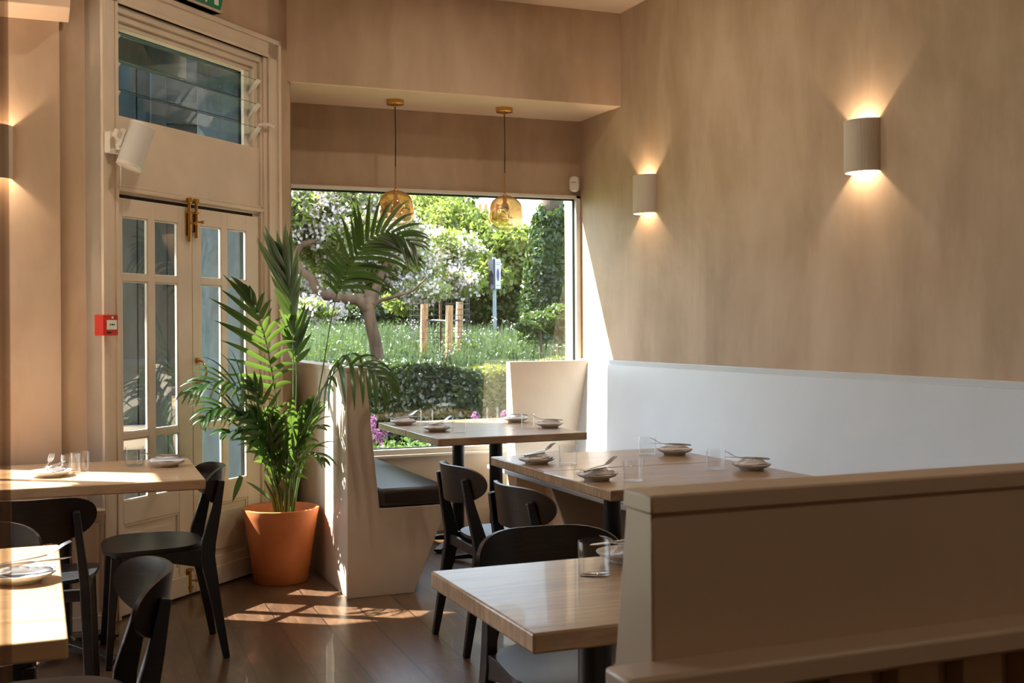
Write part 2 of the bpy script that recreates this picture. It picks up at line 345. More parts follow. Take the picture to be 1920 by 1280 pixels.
# window
w1 = thing('window_1', 'big garden window with slim white frame behind the far table', 'window', (0, YW, 0), kind='structure')
XWL = 1.33
f = MB().box(XWL, XR - .002, -.012, .034, ZH - .022, ZH).box(XWL, XR - .002, -.012, .10, ZSILL - .02, ZSILL + .022)
f.box(XWL, XWL + .03, -.012, .06, ZSILL, ZH).box(XR - .035, XR - .002, -.012, .06, ZSILL, ZH)
obj('window_frame', f, FRAMEW, w1, bev=.003)
obj('window_sill', B(XWL, XR - .002, -.03, .0, ZSILL - .03, ZSILL - .012), FRAMEW, w1, bev=.003)
obj('glazing_bead', MB().box(XWL + .03, XR - .035, .022, .034, ZH - .034, ZH - .022).box(XWL + .03, XR - .035, .022, .034, ZSILL + .022, ZSILL + .030).box(XR - .047, XR - .035, .022, .034, ZSILL + .022, ZH - .022), BLUED, w1)
obj('pane', B(XWL + .02, XR - .02, .026, .030, ZSILL + .01, ZH - .012), PANE, w1, smooth=0)

fc = thing('sky_blocker', 'unseen brick block added to cut sky light through the left windows', 'building', (-10, 3, -.1))  # added out of view to hold back low sky light from the right wall
obj('wall', B(-1, 0, -14, 4, 0, 8.2), mat('blocker_brick', lin(96, 76, 62), .9), fc)
for k in range(5):
    for z in (1.0, 3.9): obj('window', B(-.02, .03, -12.5 + k * 3.1, -11.4 + k * 3.1, z, z + 1.7), SHELLW, fc)
# ---------------- door wall, built in its own frame: x along the wall, y outwards, z up
DW = Matrix.Translation((0, 5.2, 0)) @ Matrix.Rotation(R(45), 4, 'Z')
def dw(o): o.matrix_world = DW; return o
SW0, SW1 = 0.424, 1.90
T = 0.12
dwall = MB().box(1.66, 1.868, 0, T, 0, ZCEIL).box(.35, 1.868, 0, T, 2.86, ZCEIL)
struct(dw(obj('wall_door', dwall, PLASTER, smooth=0)), 'pink plaster strip and header around the glazed doors', 'wall')
# left of the doors: recessed strip, then the pier
struct(obj('wall_left_return', MB().prism([(.08, 5.50), (.30, 5.50), (.30, 5.66), (.08, 5.66)], 0, ZCEIL, 'z'), PLASTER, smooth=0), 'narrow shaded plaster strip left of the door frame', 'wall')
struct(obj('wall_pier', B(-.50, .095, 5.46, 5.60, 0, ZCEIL), PLASTER, smooth=0), 'pale plaster pier behind the left table', 'wall')
struct(obj('trim_2', B(-.62, .135, 5.20, 5.46, 2.655, ZCEIL), SOFFIT, smooth=0, bev=.004), 'boxed beam end on top of the pier', 'trim')
# left wall with its street windows, and the wall behind the camera
lw = MB().box(XL - .04, XL, YK, 3.1, 0, ZCEIL).box(XL - .04, XL, 3.1, 5.7, 0, .55).box(XL - .04, XL, 3.1, 5.7, 2.85, ZCEIL).box(XL - .04, XL, 5.66, 5.7, .55, 2.85)
lw.box(XL, -.50, 5.46, 5.7, 0, .55).box(XL, -.50, 5.46, 5.50, 2.85, ZCEIL)
struct(obj('wall_left', lw, PLASTER, smooth=0), 'left wall with street windows, out of frame', 'wall')
struct(obj('wall_back', B(XL - .2, XR + .2, YK - .2, YK, 0, ZCEIL), PLASTER, smooth=0), 'wall behind the camera', 'wall')
w3 = thing('window_3', 'street window in the left wall, out of frame', 'window', (XL, 0, 0), kind='structure')
f = MB()
for y in (3.1, 4.40): f.box(-.04, 0, y, y + .04, .55, 2.85)
f.box(-.04, 0, 3.1, 5.6, .55, .6).box(-.04, 0, 3.1, 5.6, 2.82, 2.85)
obj('window_frame', f, FRAMEW, w3)
obj('pane', B(-.022, -.018, 3.14, 5.56, .6, 2.82), PANE, w3, smooth=0)

# architrave round the doors
t1 = MB()
for (a, b, d) in ((0, .107, .020), (.0, .024, .032), (.088, .107, .026)):
    t1.box(.354 + a, .354 + b, -d, T, 0, 2.884 - a)
    t1.box(1.737 - b, 1.737 - a, -d, T, 0, 2.884 - a)
    t1.box(.354 + a, 1.737 - a, -d, .02, 2.884 - b, 2.884 - a)
# reveal mouldings stepping back to the glass line
t1.box(.461, .465, .0, .05, 0, 2.78).box(1.585, 1.63, .0, .05, 0, 2.78).box(1.60, 1.63, -.012, .05, 0, 2.78)
t1.box(.461, 1.63, .0, .06, 2.745, 2.78).box(.461, 1.63, .02, .07, 2.715, 2.75).box(.461, 1.63, .04, .09, 2.69, 2.72)
t1.box(1.548, 1.61, .019, .07, 0, 2.745).box(.461, .476, .019, .07, 0, 1.93).box(.46, 1.60, .019, T, 0, .03)
struct(dw(obj('trim_3', t1, CREAM, bev=.003)), 'cream moulded frame around the glazed doors and louvred transom', 'trim')
# solid transom panel with moulding
t2 = MB().box(.461, 1.60, .012, .06, 1.925, 2.28).box(.461, 1.60, -.006, .03, 1.935, 1.955).box(.461, 1.60, .0, .03, 1.955, 1.968)
struct(dw(obj('trim_4', t2, CREAM, bev=.003)), 'plain cream panel between the doors and the louvred transom', 'trim')
struct(dw(obj('trim_5', B(.461, 1.56, .03, .055, 1.90, 1.93), DARK, smooth=0)), 'dark strip standing in for the shade in the gap above the doors', 'trim')  # solid near-black strip; the shade of the door gap is its colour

# louvred transom
w2 = thing('window_2', 'louvred glass transom above the glazed doors', 'window', kind='structure'); w2.matrix_world = DW
obj('window_frame', MB().box(1.545, 1.575, .02, .06, 2.28, 2.70).box(1.50, 1.545, .045, .065, 2.28, 2.69).box(.461, .468, .02, .06, 2.28, 2.70), FRAMEW, w2, bev=.002)
for k in range(4):
    z = 2.335 + k * .128
    if k == 3: z = 2.705
    Mx = Matrix.Translation((0, .03, z)) @ Matrix.Rotation(R(-48), 4, 'X')
    if k < 3: obj('louvre', B(.47, 1.545, -.062, .062, -.002, .002, Mx), LOUVRE, w2, smooth=0)
    if k < 3: obj('louvre_edge', MB().box(.47, 1.545, -.0635, -.062, -.0022, .0022, Mx).box(.47, 1.545, .062, .0635, -.0022, .0022, Mx), mat('glass_edge_%d' % k, lin(26, 44, 42), .3), w2)
    if k < 3:
        c = obj('louvre_clip', MB().box(1.530, 1.556, -.070, .070, -.012, .004, Mx), SHELLW, w2, bev=.001)
        c2 = obj('louvre_clip', MB().box(.466, .482, -.066, .066, -.008, .006, Mx @ Matrix.Translation((0, 0, .0))), SHELLW, w2, bev=.001)
lv = MB().tube([(1.56, .0, 2.40), (1.575, -.03, 2.405), (1.60, -.05, 2.405), (1.625, -.052, 2.395)], [.008, .009, .009, .012], 8)
obj('louvre_lever', lv, SHELLW, w2)

# doors
COLS = {1: ((.507, .680), (.727, .895)), 2: ((1.072, 1.238), (1.285, 1.452))}
ROWS = ((.525, .806), (.836, 1.528), (1.560, 1.822))
for di, (a, b, label) in {1: (.466, 1.000, 'left glazed door leaf with six panes and brass bolts'), 2: (1.004, 1.556, 'right glazed door leaf with brass pull handle, behind the palm')}.items():
    d = thing('door_%d' % di, label, 'door', kind='structure'); d.matrix_world = DW
    y0, y1 = .0, .018; cols = COLS[di]; m = MB()
    zt = 1.905
    (c0, c1), (c2, c3) = cols
    m.box(a, c0, y0, y1, .012, zt).box(c3, b, y0, y1, .012, zt).box(c1, c2, y0, y1, .50, zt)
    for x0, x1 in cols:
        m.box(x0, x1, y0, y1, ROWS[2][1], zt).box(x0, x1, y0, y1, ROWS[1][1], ROWS[2][0]).box(x0, x1, y0, y1, ROWS[0][1], ROWS[1][0])
    m.box(c0, c3, y0, y1, .42, ROWS[0][0]).box(c0, c3, y0, y1, .012, .14)
    # recessed lower panel with a raised moulding
    m.box(c0, c3, .010, .018, .14, .42)
    for (p, q, r_, t_) in ((c0, c3, .408, .42), (c0, c3, .14, .152)): m.box(p, q, .003, .014, r_, t_)
    m.box(c0, c0 + .012, .003, .014, .14, .42).box(c3 - .012, c3, .003, .014, .14, .42)
    m.box(c0 + .045, c3 - .045, .005, .014, .185, .375)
    m.box(a, b, -.012, .0, .012, .105)
    if di == 1: m.box(.992, 1.012, .018, .026, .012, zt)
    obj('door_leaf', m, CREAM, d, bev=.002)
    bead = MB()
    for x0, x1 in cols:
        for z0, z1 in ROWS:
            t = .006
            bead.box(x0, x1, .004, .016, z0, z0 + t).box(x0, x1, .004, .016, z1 - t, z1).box(x0, x0 + t, .004, .016, z0, z1).box(x1 - t, x1, .004, .016, z0, z1)
    obj('glazing_bead', bead, FRAMEW, d, bev=.001)
    for x0, x1 in cols:
        for z0, z1 in ROWS: obj('pane', B(x0 + .004, x1 - .004, .010, .012, z0 + .004, z1 - .004), PANE, d, smooth=0)
    for top in (True, False):
        sx = (.963 if di == 1 else 1.018); 
        if not top: sx = (.955 if di == 1 else 1.045)
        za, zb = ((1.765, 1.885) if di == 1 else (1.785, 1.885)) if top else (.02, .135)
        bo = obj('door_bolt', B(sx - .014, sx + .014, -.006, 0, za, zb), BRASS, d, bev=.001)
        obj('bolt_rod', MB().tube([(sx, -.014, za - (.03 if top else .0)), (sx, -.014, zb + (.05 if top else -.0))], .008, 12), BRASS, bo)
        zk = (za + zb) / 2 + .0
        obj('bolt_knob', MB().tube([(sx, -.014, zk), (sx + .01, -.034, zk), (sx + .014, -.040, zk), (sx + .018, -.048, zk)], [.004, .004, .010, .006], 10), BRASS, bo)
        if top: obj('bolt_keeper', MB().box(sx - .013, sx + .013, -.024, -.0, 1.925, 1.95).box(sx - .013, sx + .013, -.024, -.0, zb - .012, zb), BRASS, bo, bev=.002)
        else: obj('bolt_keeper', MB().box(sx - .013, sx + .013, -.024, -.0, zb - .012, zb).box(sx - .013, sx + .013, -.024, 0, za + .02, za + .032), BRASS, bo, bev=.002)
    if di == 2:
        hp = [(1.034, -.012, 1.15), (1.036, -.035, 1.145), (1.038, -.052, 1.115), (1.038, -.055, 1.09), (1.038, -.045, 1.06), (1.036, -.03, 1.045), (1.034, -.012, 1.042)]
        h = obj('door_handle', MB().tube(hp, [.006, .005, .0055, .006, .0055, .005, .006], 10).lathe([(0, 0), (.012, 0), (.010, .01), (0, .012)], 14), BRASS, d)
        h.data.transform(Matrix.Identity(4))
        obj('handle_rose', MB().tube([(1.034, 0, 1.15), (1.034, -.014, 1.15)], .014, 14).tube([(1.034, 0, 1.042), (1.034, -.014, 1.042)], .012, 14), BRASS, h)

# skirting piece at the foot of the right door, and boxed panelling left of the door
box = thing('wainscot_box', 'low cream panelled boxing at the foot of the pier behind the left table', 'panelling', (0, 0, 0))
m = MB().box(-.50, .262, 5.385, 5.47, 0, .50).box(-.50, .268, 5.378, 5.47, .498, .512).box(-.50, .270, 5.372, 5.385, 0, .06)
m.box(.10, .262, 5.379, 5.385, .46, .47)
for x in (.118, .236): m.box(x, x + .008, 5.379, 5.386, .08, .47)
obj('panel', m, CREAM, box, bev=.002)
obj('cap', B(-.50, .272, 5.374, 5.472, .505, .518), CREAM, box, bev=.002)

# ================================================================== outside the doors
tag(obj('porch_panelling', (lambda m: [m.box(.12 + i * .145, .12 + i * .145 + (.140 if i % 3 else .128), 7.24 + (.012 if i % 2 else 0), 7.30, -.05, 3.3) for i in range(7)] and m)(MB()).box(.10, 1.2, 7.27, 7.36, -.05, 3.3), BLUE, bev=.003), 'teal painted boarded porch wall seen through the glazed doors', 'panelling')
pl = thing('porch_door', 'teal outer door leaf standing open beyond the glazed doors', 'door', (.62, 7.10, -.03), R(4))
m = MB().box(0, .09, 0, .05, 0, 3.1).box(.30, .40, 0, .05, 0, 3.1)
for z0, z1 in ((0, .22), (.86, .98), (1.62, 1.74), (2.55, 2.68), (2.98, 3.1)): m.box(.09, .30, 0, .05, z0, z1)
m.box(.09, .30, .018, .036, .1, 3.0)
obj('door_leaf', m, BLUED, pl, bev=.004)
obj('letter_plate', MB().box(.11, .285, -.012, 0, .93, .945).box(.11, .285, -.012, 0, .87, .885).box(.11, .135, -.012, 0, .87, .945).box(.26, .285, -.012, 0, .87, .945), mat('letter_plate_paint', lin(196, 190, 170), 0.5), pl, bev=.002)
for z in (1.22, 1.52): obj('sticker', MB().tube([(.20, -.003, z), (.20, .0, z)], .017, 16), SIGNW, pl)
for z in (1.36, 1.44): obj('door_knob', MB().tube([(.36, 0, z), (.36, -.012, z), (.36, -.022, z)], [.006, .012, .008], 12), BLUE, pl)
kr = MB().box(.12, .60, 7.16, 7.24, .60, .70).box(.12, .61, 7.14, 7.24, .70, .74)
tag(obj('stone_ledge', kr, mat('pale_stone', lin(214, 212, 205), 0.7), bev=.01), 'pale moulded stone ledge on the teal porch wall', 'ledge')
sf = MB().box(.35, 1.70, T + .01, .62, 2.90, 2.98).box(.35, 1.70, T + .01, .18, 2.70, 2.90).box(.35, 1.70, .58, .64, 2.72, 2.9)
tag(dw(obj('porch_soffit', sf, BLUEH, bev=.004)), 'green teal boarded porch ceiling seen through the transom', 'ceiling')
pp = MB().box(1.56, 1.70, T + .005, .40, -.05, 3.0).box(1.70, 1.76, T + .005, .50, -.05, 3.0)
tag(dw(obj('porch_post', pp, BLUE, bev=.004)), 'teal porch post beside the right glazed door', 'post')

# ================================================================== fixed seating
# left booth bench
b1 = thing('booth_bench', 'cream high-backed booth bench with dark cushion, left of the window table', 'bench', (0, 0, 0))
prof = [(1.38, 0), (1.713, 0), (1.894, .425), (1.54, .425), (1.475, 1.095), (1.475, 1.113), (1.38, 1.113)]
obj('end_panel', MB().prism(prof, 5.50, 5.53), CREAM, b1, bev=.002)
bp = [(1.382, 0), (1.40, 0), (1.40, .40), (1.52, .40), (1.525, .43), (1.46, 1.095), (1.382, 1.095)]
obj('back_board', MB().prism(bp, 5.53, 7.06), CREAM, b1, bev=.002)
obj('top_cap', B(1.376, 1.482, 5.495, 7.06, 1.095, 1.116), CREAM, b1, bev=.003)
obj('seat_board', B(1.50, 1.885, 5.53, 7.06, .395, .422), CREAM, b1, bev=.002)
obj('support_leg', B(1.80, 1.87, 5.93, 5.98, 0, .395), CREAM, b1, bev=.002)
obj('support_leg', MB().prism([(1.40, 0), (1.72, 0), (1.88, .395), (1.40, .395)], 6.9, 6.93), CREAM, b1, bev=.002)
obj('back_panel', B(1.40, 1.43, 5.53, 7.06, 0, .395), CREAM, b1)
obj('cushion', B(1.548, 1.902, 5.503, 7.05, .428, .520), VINYL, b1, bev=.02)
b1.children[-1].modifiers[0].segments = 4
# right banquette
b2 = thing('banquette', 'long white wall banquette running along the right wall', 'bench', (0, 0, 0))
bp = [(XR - .004, .40), (3.17, .40), (3.19, .44), (3.352, 1.062), (3.352, 1.066), (XR - .004, 1.066)]
obj('back_board', MB().prism(bp, 1.32, 6.98), WHITE, b2, bev=.002)
obj('top_cap', B(3.366, XR - .003, 1.32, YW - .02, 1.064, 1.094), WHITE, b2, bev=.003)
obj('seat_board', B(2.67, 3.24, 1.32, 6.98, .400, .425), WHITE, b2, bev=.003)
obj('cushion', B(2.672, 3.19, 1.40, 6.80, .426, .455), WHITE, b2, bev=.01)
for y in (5.98, 4.52, 3.06, 1.60): obj('support_panel', MB().prism([(2.84, 0), (3.0, 0), (3.0, .398), (2.675, .398)], y, y + .03), CREAM, b2, bev=.002)
obj('kick_board', B(3.0, 3.03, 1.32, 6.98, 0, .398), CREAM, b2)
# its return back under the window
obj('corner_back', MB().prism([(6.965, .0), (6.965, 1.085), (6.905, 1.085), (6.80, .40), (6.80, 0)], 2.80, 3.396, 'x'), CREAM, b2, bev=.002)

# near partition with ledge
p1 = thing('partition', 'low cream partition, shaded in its paint colour, with a ledge in the right foreground', 'partition', (0, 0, 0))
obj('screen', MB().prism([(1.19, .88), (1.19, 1.11), (1.253, 1.11), (1.290, .88)], .66, XR, 'x'), DIVIDER, p1, bev=.004)
obj('top_rail', MB().prism([(1.186, 1.090), (1.186, 1.113), (1.256, 1.113), (1.259, 1.090)], .657, XR, 'x'), DIVIDER, p1, bev=.003)
obj('ledge', B(.60, XR, 1.135, 1.198, .888, .920), DIVIDER, p1, bev=.006)
obj('core', B(.66, XR, 1.20, 1.29, 0, .89), DIVIDER, p1)
for k in range(26):
    x = .68 + k * .105
    if x < XR - .1: obj('batten', B(x, x + .065, 1.165, 1.20, 0, .888), DIVIDER, p1, bev=.003)

# reeded glass screen at the left edge
g1 = thing('glass_screen', 'reeded glass screen edge at the far left of the frame', 'screen', (-.035, 1.74, 0))
obj('glass', B(-.75, 0, -.006, .006, .0, ZCEIL - .001), REEDED, g1)
obj('channel', B(-.75, -.0, -.012, .012, 0, .03), BRASS, g1)

# ================================================================== tables
def make_table(name, label, x0, x1, y0, y1, m_, rz=0.0, z=.735, th=.040, base=1, col=None, group=None):
    cx, cy = (x0 + x1) / 2, (y0 + y1) / 2
    t = thing(name, label, 'table', (cx, cy, 0), rz, group); hx, hy = (x1 - x0) / 2, (y1 - y0) / 2
    obj('tabletop', B(-hx, hx, -hy, hy, z - th, z), m_, t, bev=.005)
    px, py = (0, 0) if col is None else (col[0] - cx, col[1] - cy)
    obj('underframe', B(max(-hx + .06, px - .28), min(hx - .06, px + .28), py - .14, py + .14, z - th - .014, z - th), IRON, t, bev=.002)
    obj('column', MB().lathe([(.037, .05), (.037, z - th - .012)], 24, (px, py, 0)), IRON, t)
    ft = MB().lathe([(0, .035), (.06, .04), (.05, .07), (.037, .085), (0, .085)], 20, (px, py, 0))
    for a in range(4):
        an = PI / 4 + a * PI / 2; d_ = Vector((math.cos(an), math.sin(an), 0)); c_ = Vector((px, py, 0))
        ft.beam([c_ + d_ * .03 + Vector((0, 0, .05)), c_ + d_ * .16 + Vector((0, 0, .036)), c_ + d_ * .29 + Vector((0, 0, .016))], [.06, .05, .045], [.035, .026, .016], side=(-d_.y, d_.x, 0))
    obj('pedestal_foot', ft, IRON, t, bev=.003)
    for a in range(4):
        an = PI / 4 + a * PI / 2; 
        obj('foot_pad', MB().lathe([(0, 0), (.016, 0), (.016, .010), (0, .010)], 12, (px + .27 * math.cos(an), py + .27 * math.sin(an), 0)), IRON, t)
    return t
TZ = .735
make_table('dining_table', 'far oak table nearer half, under the right pendant, beside the booth bench', 1.905, 2.755, 5.68, 6.248, OAK, col=(2.34, 5.98))
make_table('dining_table', 'oak table half pushed up against the big window', 1.905, 2.755, 6.250, 6.82, OAK, col=(2.34, 6.60))
make_table('dining_table', 'rear one of the two joined oak tables beside the white banquette', 1.855, 2.735, 4.222, 4.807, OAK, col=(2.31, 4.52))
make_table('dining_table', 'front one of the two joined oak tables beside the white banquette', 1.850, 2.735, 3.632, 4.220, OAK, col=(2.31, 3.95))
make_table('dining_table', 'small square oak table in the foreground behind the partition', .855, 1.43, 2.00, 2.612, OAK, col=(1.135, 2.31))
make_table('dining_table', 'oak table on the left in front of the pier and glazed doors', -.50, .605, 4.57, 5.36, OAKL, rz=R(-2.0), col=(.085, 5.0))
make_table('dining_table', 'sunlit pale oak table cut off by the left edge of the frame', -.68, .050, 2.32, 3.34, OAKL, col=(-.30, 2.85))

# ================================================================== chairs
def back_grid(w=.212, hh=.074, zc=.672, nx=33, nz=9, th=.012, off=0.0):
    def surf(x, z, o):
        # concave plan towards the sitter (front = +y), raked backwards
        y = -.262 + .098 * (abs(x) / w) ** 2.1 + (-.12) * (z - zc) + off
        n = Vector((-2.1 * .098 * (abs(x) / w) ** 1.1 / w * (1 if x > 0 else -1), 1, .12)).normalized()
        return Vector((x, y, z)) + n * o
    top, bot = [], []
    for i in range(nx):
        u = math.sin(PI / 2 * (-1 + 2 * i / (nx - 1))); x = u * w
        h = hh * (max(0, 1 - abs(u) ** 4.0)) ** .5 + .0015
        zm = zc + .010 * u * u
        top.append([surf(x, zm + h * (-1 + 2 * j / (nz - 1)), th / 2) for j in range(nz)]); bot.append([surf(x, zm + h * (-1 + 2 * j / (nz - 1)), -th / 2) for j in range(nz)])
    return MB().slab(top, bot)
def make_chair(label, loc, rz):
    t = thing('dining_chair', label, 'chair', loc, rz, None)
    obj('backrest', back_grid(), BACKW, t, smooth=50)
    # seat: a softly dished plywood shape, wider at the front
    n = 17; top, bot = [], []
    for i in range(n):
        v = math.sin(PI / 2 * (-1 + 2 * i / (n - 1))); y = .015 + v * .195
        wv_ = (.205 + .012 * v) * (max(0, 1 - abs(v) ** (5 if v > 0 else 3.0))) ** .42 + .002
        row = [Vector((wv_ * (-1 + 2 * j / 12), y, .452 - .010 * (1 - (-1 + 2 * j / 12) ** 2) * (1 - v * v) - (.012 * max(0, v) ** 3))) for j in range(13)]
        top.append(row); bot.append([p - Vector((0, 0, .014)) for p in row])
    obj('seat', MB().slab(top, bot), BLACK, t, smooth=50)
    for s in (-1, 1):
        x = .178 * s
        lg = MB().beam([(x * 1.10, -.25, 0), (x * 1.05, -.215, .20), (x, -.180, .40), (x * .98, -.185, .46), (x * .92, -.215, .58), (x * .86, -.240, .70)], [.026, .030, .032, .030, .026, .022], [.026, .038, .058, .056, .040, .026])
        rl = obj('rear_leg', lg, BLACK, t, bev=.004)
        obj('bolt', MB().tube([(x * .88, -.240, .655), (x * .88, -.2455, .6555)], .006, 8), IRON, rl)
        obj('bolt', MB().tube([(x * .90, -.230, .615), (x * .90, -.2405, .616)], .006, 8), IRON, rl)
        obj('front_leg', MB().beam([(x * 1.10, .195, 0), (x * 1.0, .165, .425)], [.024, .034], [.024, .036]), BLACK, t, bev=.004)
        obj('side_rail', MB().beam([(x, -.185, .395), (x * 1.0, -.02, .415), (x, .165, .412)], [.020, .020, .020], [.075, .042, .045]), BLACK, t, bev=.003)
    obj('cross_rail', B(-.178, .178, -.195, -.175, .385, .425), BLACK, t, bev=.003)
    obj('cross_rail', B(-.178, .178, .150, .170, .385, .430), BLACK, t, bev=.003)
    return t
ch0 = make_chair('black wooden chair side-on at the right end of the left table, before the palm', (.44, 4.915, 0), R(90))
dup(ch0, (-.015, 4.42, 0), R(-5), 'black wooden chair seen from behind, tucked under the left table')
dup(ch0, (.02, 2.88, 0), R(92), 'black wooden chair in the left foreground with a bright worn backrest')
dup(ch0, (-.205, 3.47, 0), R(180), 'black chair mostly hidden beyond the sunlit left table, tip of its backrest showing')
dup(ch0, (-.24, 2.16, 0), R(0), 'black chair at the bottom left corner, on the near side of the sunlit table')
dup(ch0, (1.815, 4.53, 0), R(-90), 'black chair nearest the booth bench, facing the joined tables')
dup(ch0, (1.80, 3.87, 0), R(-86), 'black chair at the left end of the front joined table')
dup(ch0, (1.29, 2.74, 0), R(177), 'black chair behind the small foreground table, facing the camera')

# ================================================================== place settings
pl_prof = [(0, .004), (.040, .004), (.043, .000), (.047, .000), (.049, .006), (.070, .014), (.078, .021), (.079, .023), (.077, .0235), (.066, .018), (.045, .010), (0, .009)]
GP = 'place settings on the tables'
plate0 = tag(obj('plate', MB().lathe(pl_prof, 40), STONE, smooth=60), 'x', 'plate', 'stoneware plates')
def napkin_mesh(seed=0):
    "a folded cloth: a flat under-layer with lifted corners and a gathered upper layer with creased ridges"
    rnd = random.Random(seed + 5); m = MB(); nx, ny = 33, 29
    lay = ((.074, .046, .0225, R(rnd.uniform(-14, 14)), .0), (.068, .034, .0250, R(8 + rnd.uniform(-8, 8)), 1.0))
    ph = [rnd.uniform(0, 6) for _ in range(6)]
    for L_, W_, z0, an, g in lay:
        top, bot = [], []
        for i in range(nx):
            u = -1 + 2 * i / (nx - 1); rt, rb = [], []
            for j in range(ny):
                v = -1 + 2 * j / (ny - 1)
                x = u * L_ * (1 - .10 * abs(v) ** 1.5 + .05 * math.sin(3 * v + ph[0])); y = v * W_ * (1 - .18 * abs(u) ** 2 + .10 * math.sin(2.3 * u + ph[1])) + .006 * math.sin(2.6 * u + ph[2])
                r1 = 1 - abs(math.sin(3.4 * v + .8 * u + ph[3])); r2 = 1 - abs(math.sin(6.1 * v - 1.3 * u + ph[4]))
                edge = max(0, 1 - max(abs(u), abs(v)) ** 5)
                if g: z = z0 + (.013 * r1 ** 1.6 + .005 * r2 ** 2) * edge * (1 - .35 * u * u) + .004 * edge + .004 * max(0, u - .5)
                else: z = z0 - .003 + .0018 * math.sin(4 * v + 5 * u + ph[5]) + .011 * max(0, abs(u) + abs(v) - 1.25)
                X, Y = x * math.cos(an) - y * math.sin(an), x * math.sin(an) + y * math.cos(an)
                rt.append((X, Y, z)); rb.append((X, Y, z - .0016 - (.004 * edge if g else 0)))
            top.append(rt); bot.append(rb)
        m.slab(top, bot)
    return m
naps = [tag(obj('napkin', napkin_mesh(k), NAPKIN, smooth=60), 'x', 'napkin', 'folded napkins') for k in range(3)]
# fork lying handle-low on the napkin, tines up over the rim (along +x)
fk = MB().beam([(-.072, 0, .0335), (-.02, 0, .0365), (.045, 0, .042), (.062, 0, .045)], [.009, .007, .006, .012], [.0022, .003, .003, .002], side=(0, 1, 0))
fk.beam([(.062, 0, .045), (.072, 0, .049), (.082, 0, .054)], [.014, .022, .023], [.0018, .0016, .0016], side=(0, 1, 0))
for k in range(4): fk.beam([(.081, -.0095 + k * .0063, .0535), (.098, -.0095 + k * .0063, .064), (.116, -.0088 + k * .0058, .071)], [.0036, .003, .002], [.0018, .0016, .0012], side=(0, 1, 0))
fork0 = tag(obj('fork', fk, STEEL, smooth=60), 'x', 'fork', 'forks laid on the napkins')
kn = MB().beam([(-.075, -.014, .0335), (-.03, -.012, .037), (.02, -.011, .039), (.028, -.011, .039)], [.010, .010, .009, .006], [.005, .006, .005, .003], side=(0, 1, 0))
kn.beam([(.028, -.011, .039), (.05, -.012, .040), (.09, -.012, .041), (.108, -.008, .042)], [.010, .017, .016, .003], [.0016, .0014, .0012, .001], side=(0, 1, 0))
knife0 = tag(obj('knife', kn, STEEL, smooth=60), 'x', 'knife', 'knives laid on the napkins')
gl = [(0, .0), (.0355, .0), (.0378, .003), (.0380, .078), (.0372, .0792), (.0364, .078), (.0360, .007), (.0345, .0055), (0, .0055)]
glass0 = tag(obj('tumbler', MB().lathe(gl, 40), TUMBLER, smooth=60), 'x', 'glass', 'clear straight tumblers')
used = set()
def place(src, loc, rz, label, sc=1.0):
    o = src if src.name not in used else src.copy()
    if o is not src: C.objects.link(o)
    else: used.add(src.name)
    o.location = loc; o.rotation_euler = (0, 0, rz); o['label'] = label; return o
for o in naps + [plate0, fork0, knife0, glass0]: pass
# (plate x, y), angle of cutlery, glass x, y, words
SETS = [
    ((757, 794), R(18), (800, 795), 'at the window table, far left seat'),
    ((820, 806), R(20), (861, 811), 'at the window table, near left seat'),
    ((967, 789), R(166), (923, 787), 'at the window table, far right seat in the sun'),
    ((1031, 799), R(166), (990, 802), 'at the window table, near right seat'),
    ((1006, 866), R(14), (1065, 870), 'on the rear joined table, left side'),
    ((1119, 896), R(14), (1187, 901), 'on the front joined table, left side'),
    ((1265, 849), R(160), (1214, 852), 'on the rear joined table, banquette side'),
    ((1409, 877), R(160), (1342, 879), 'on the front joined table, banquette side'),
    ((95, 890), R(75), (133, 889), 'on the left table, sunlit near the pier'),
    ((312, 871), R(172), (252, 873), 'on the left table, in front of the glazed doors'),
    ((1178, 1046), R(-160), (1114, 1078), 'on the small foreground table'),
    ((38, 1085), R(10), None, 'on the sunlit table at the left edge'),
]
for i, (p, an, g, words) in enumerate(SETS):
    P_ = atz(p[0], p[1], TZ + .006); z = TZ + .0005
    place(plate0, (P_.x, P_.y, z), an, 'grey stoneware plate ' + words)
    place(naps[i % 3], (P_.x, P_.y, z - .001), an, 'folded pale linen napkin ' + words)
    place(fork0, (P_.x - .013 * math.sin(an), P_.y + .013 * math.cos(an), z + .006), an + R(5), 'steel fork ' + words)
    place(knife0, (P_.x + .010 * math.sin(an), P_.y - .010 * math.cos(an), z + .006), an + R(-4), 'steel knife ' + words)
    if g:
        G_ = atz(g[0], g[1], TZ); place(glass0, (G_.x, G_.y, z), 0, 'clear glass tumbler ' + words)
G_ = atz(150, 884, TZ); place(glass0, (G_.x, G_.y, TZ + .0005), 0, 'second clear tumbler behind the first, beside the sunlit plate on the left table')

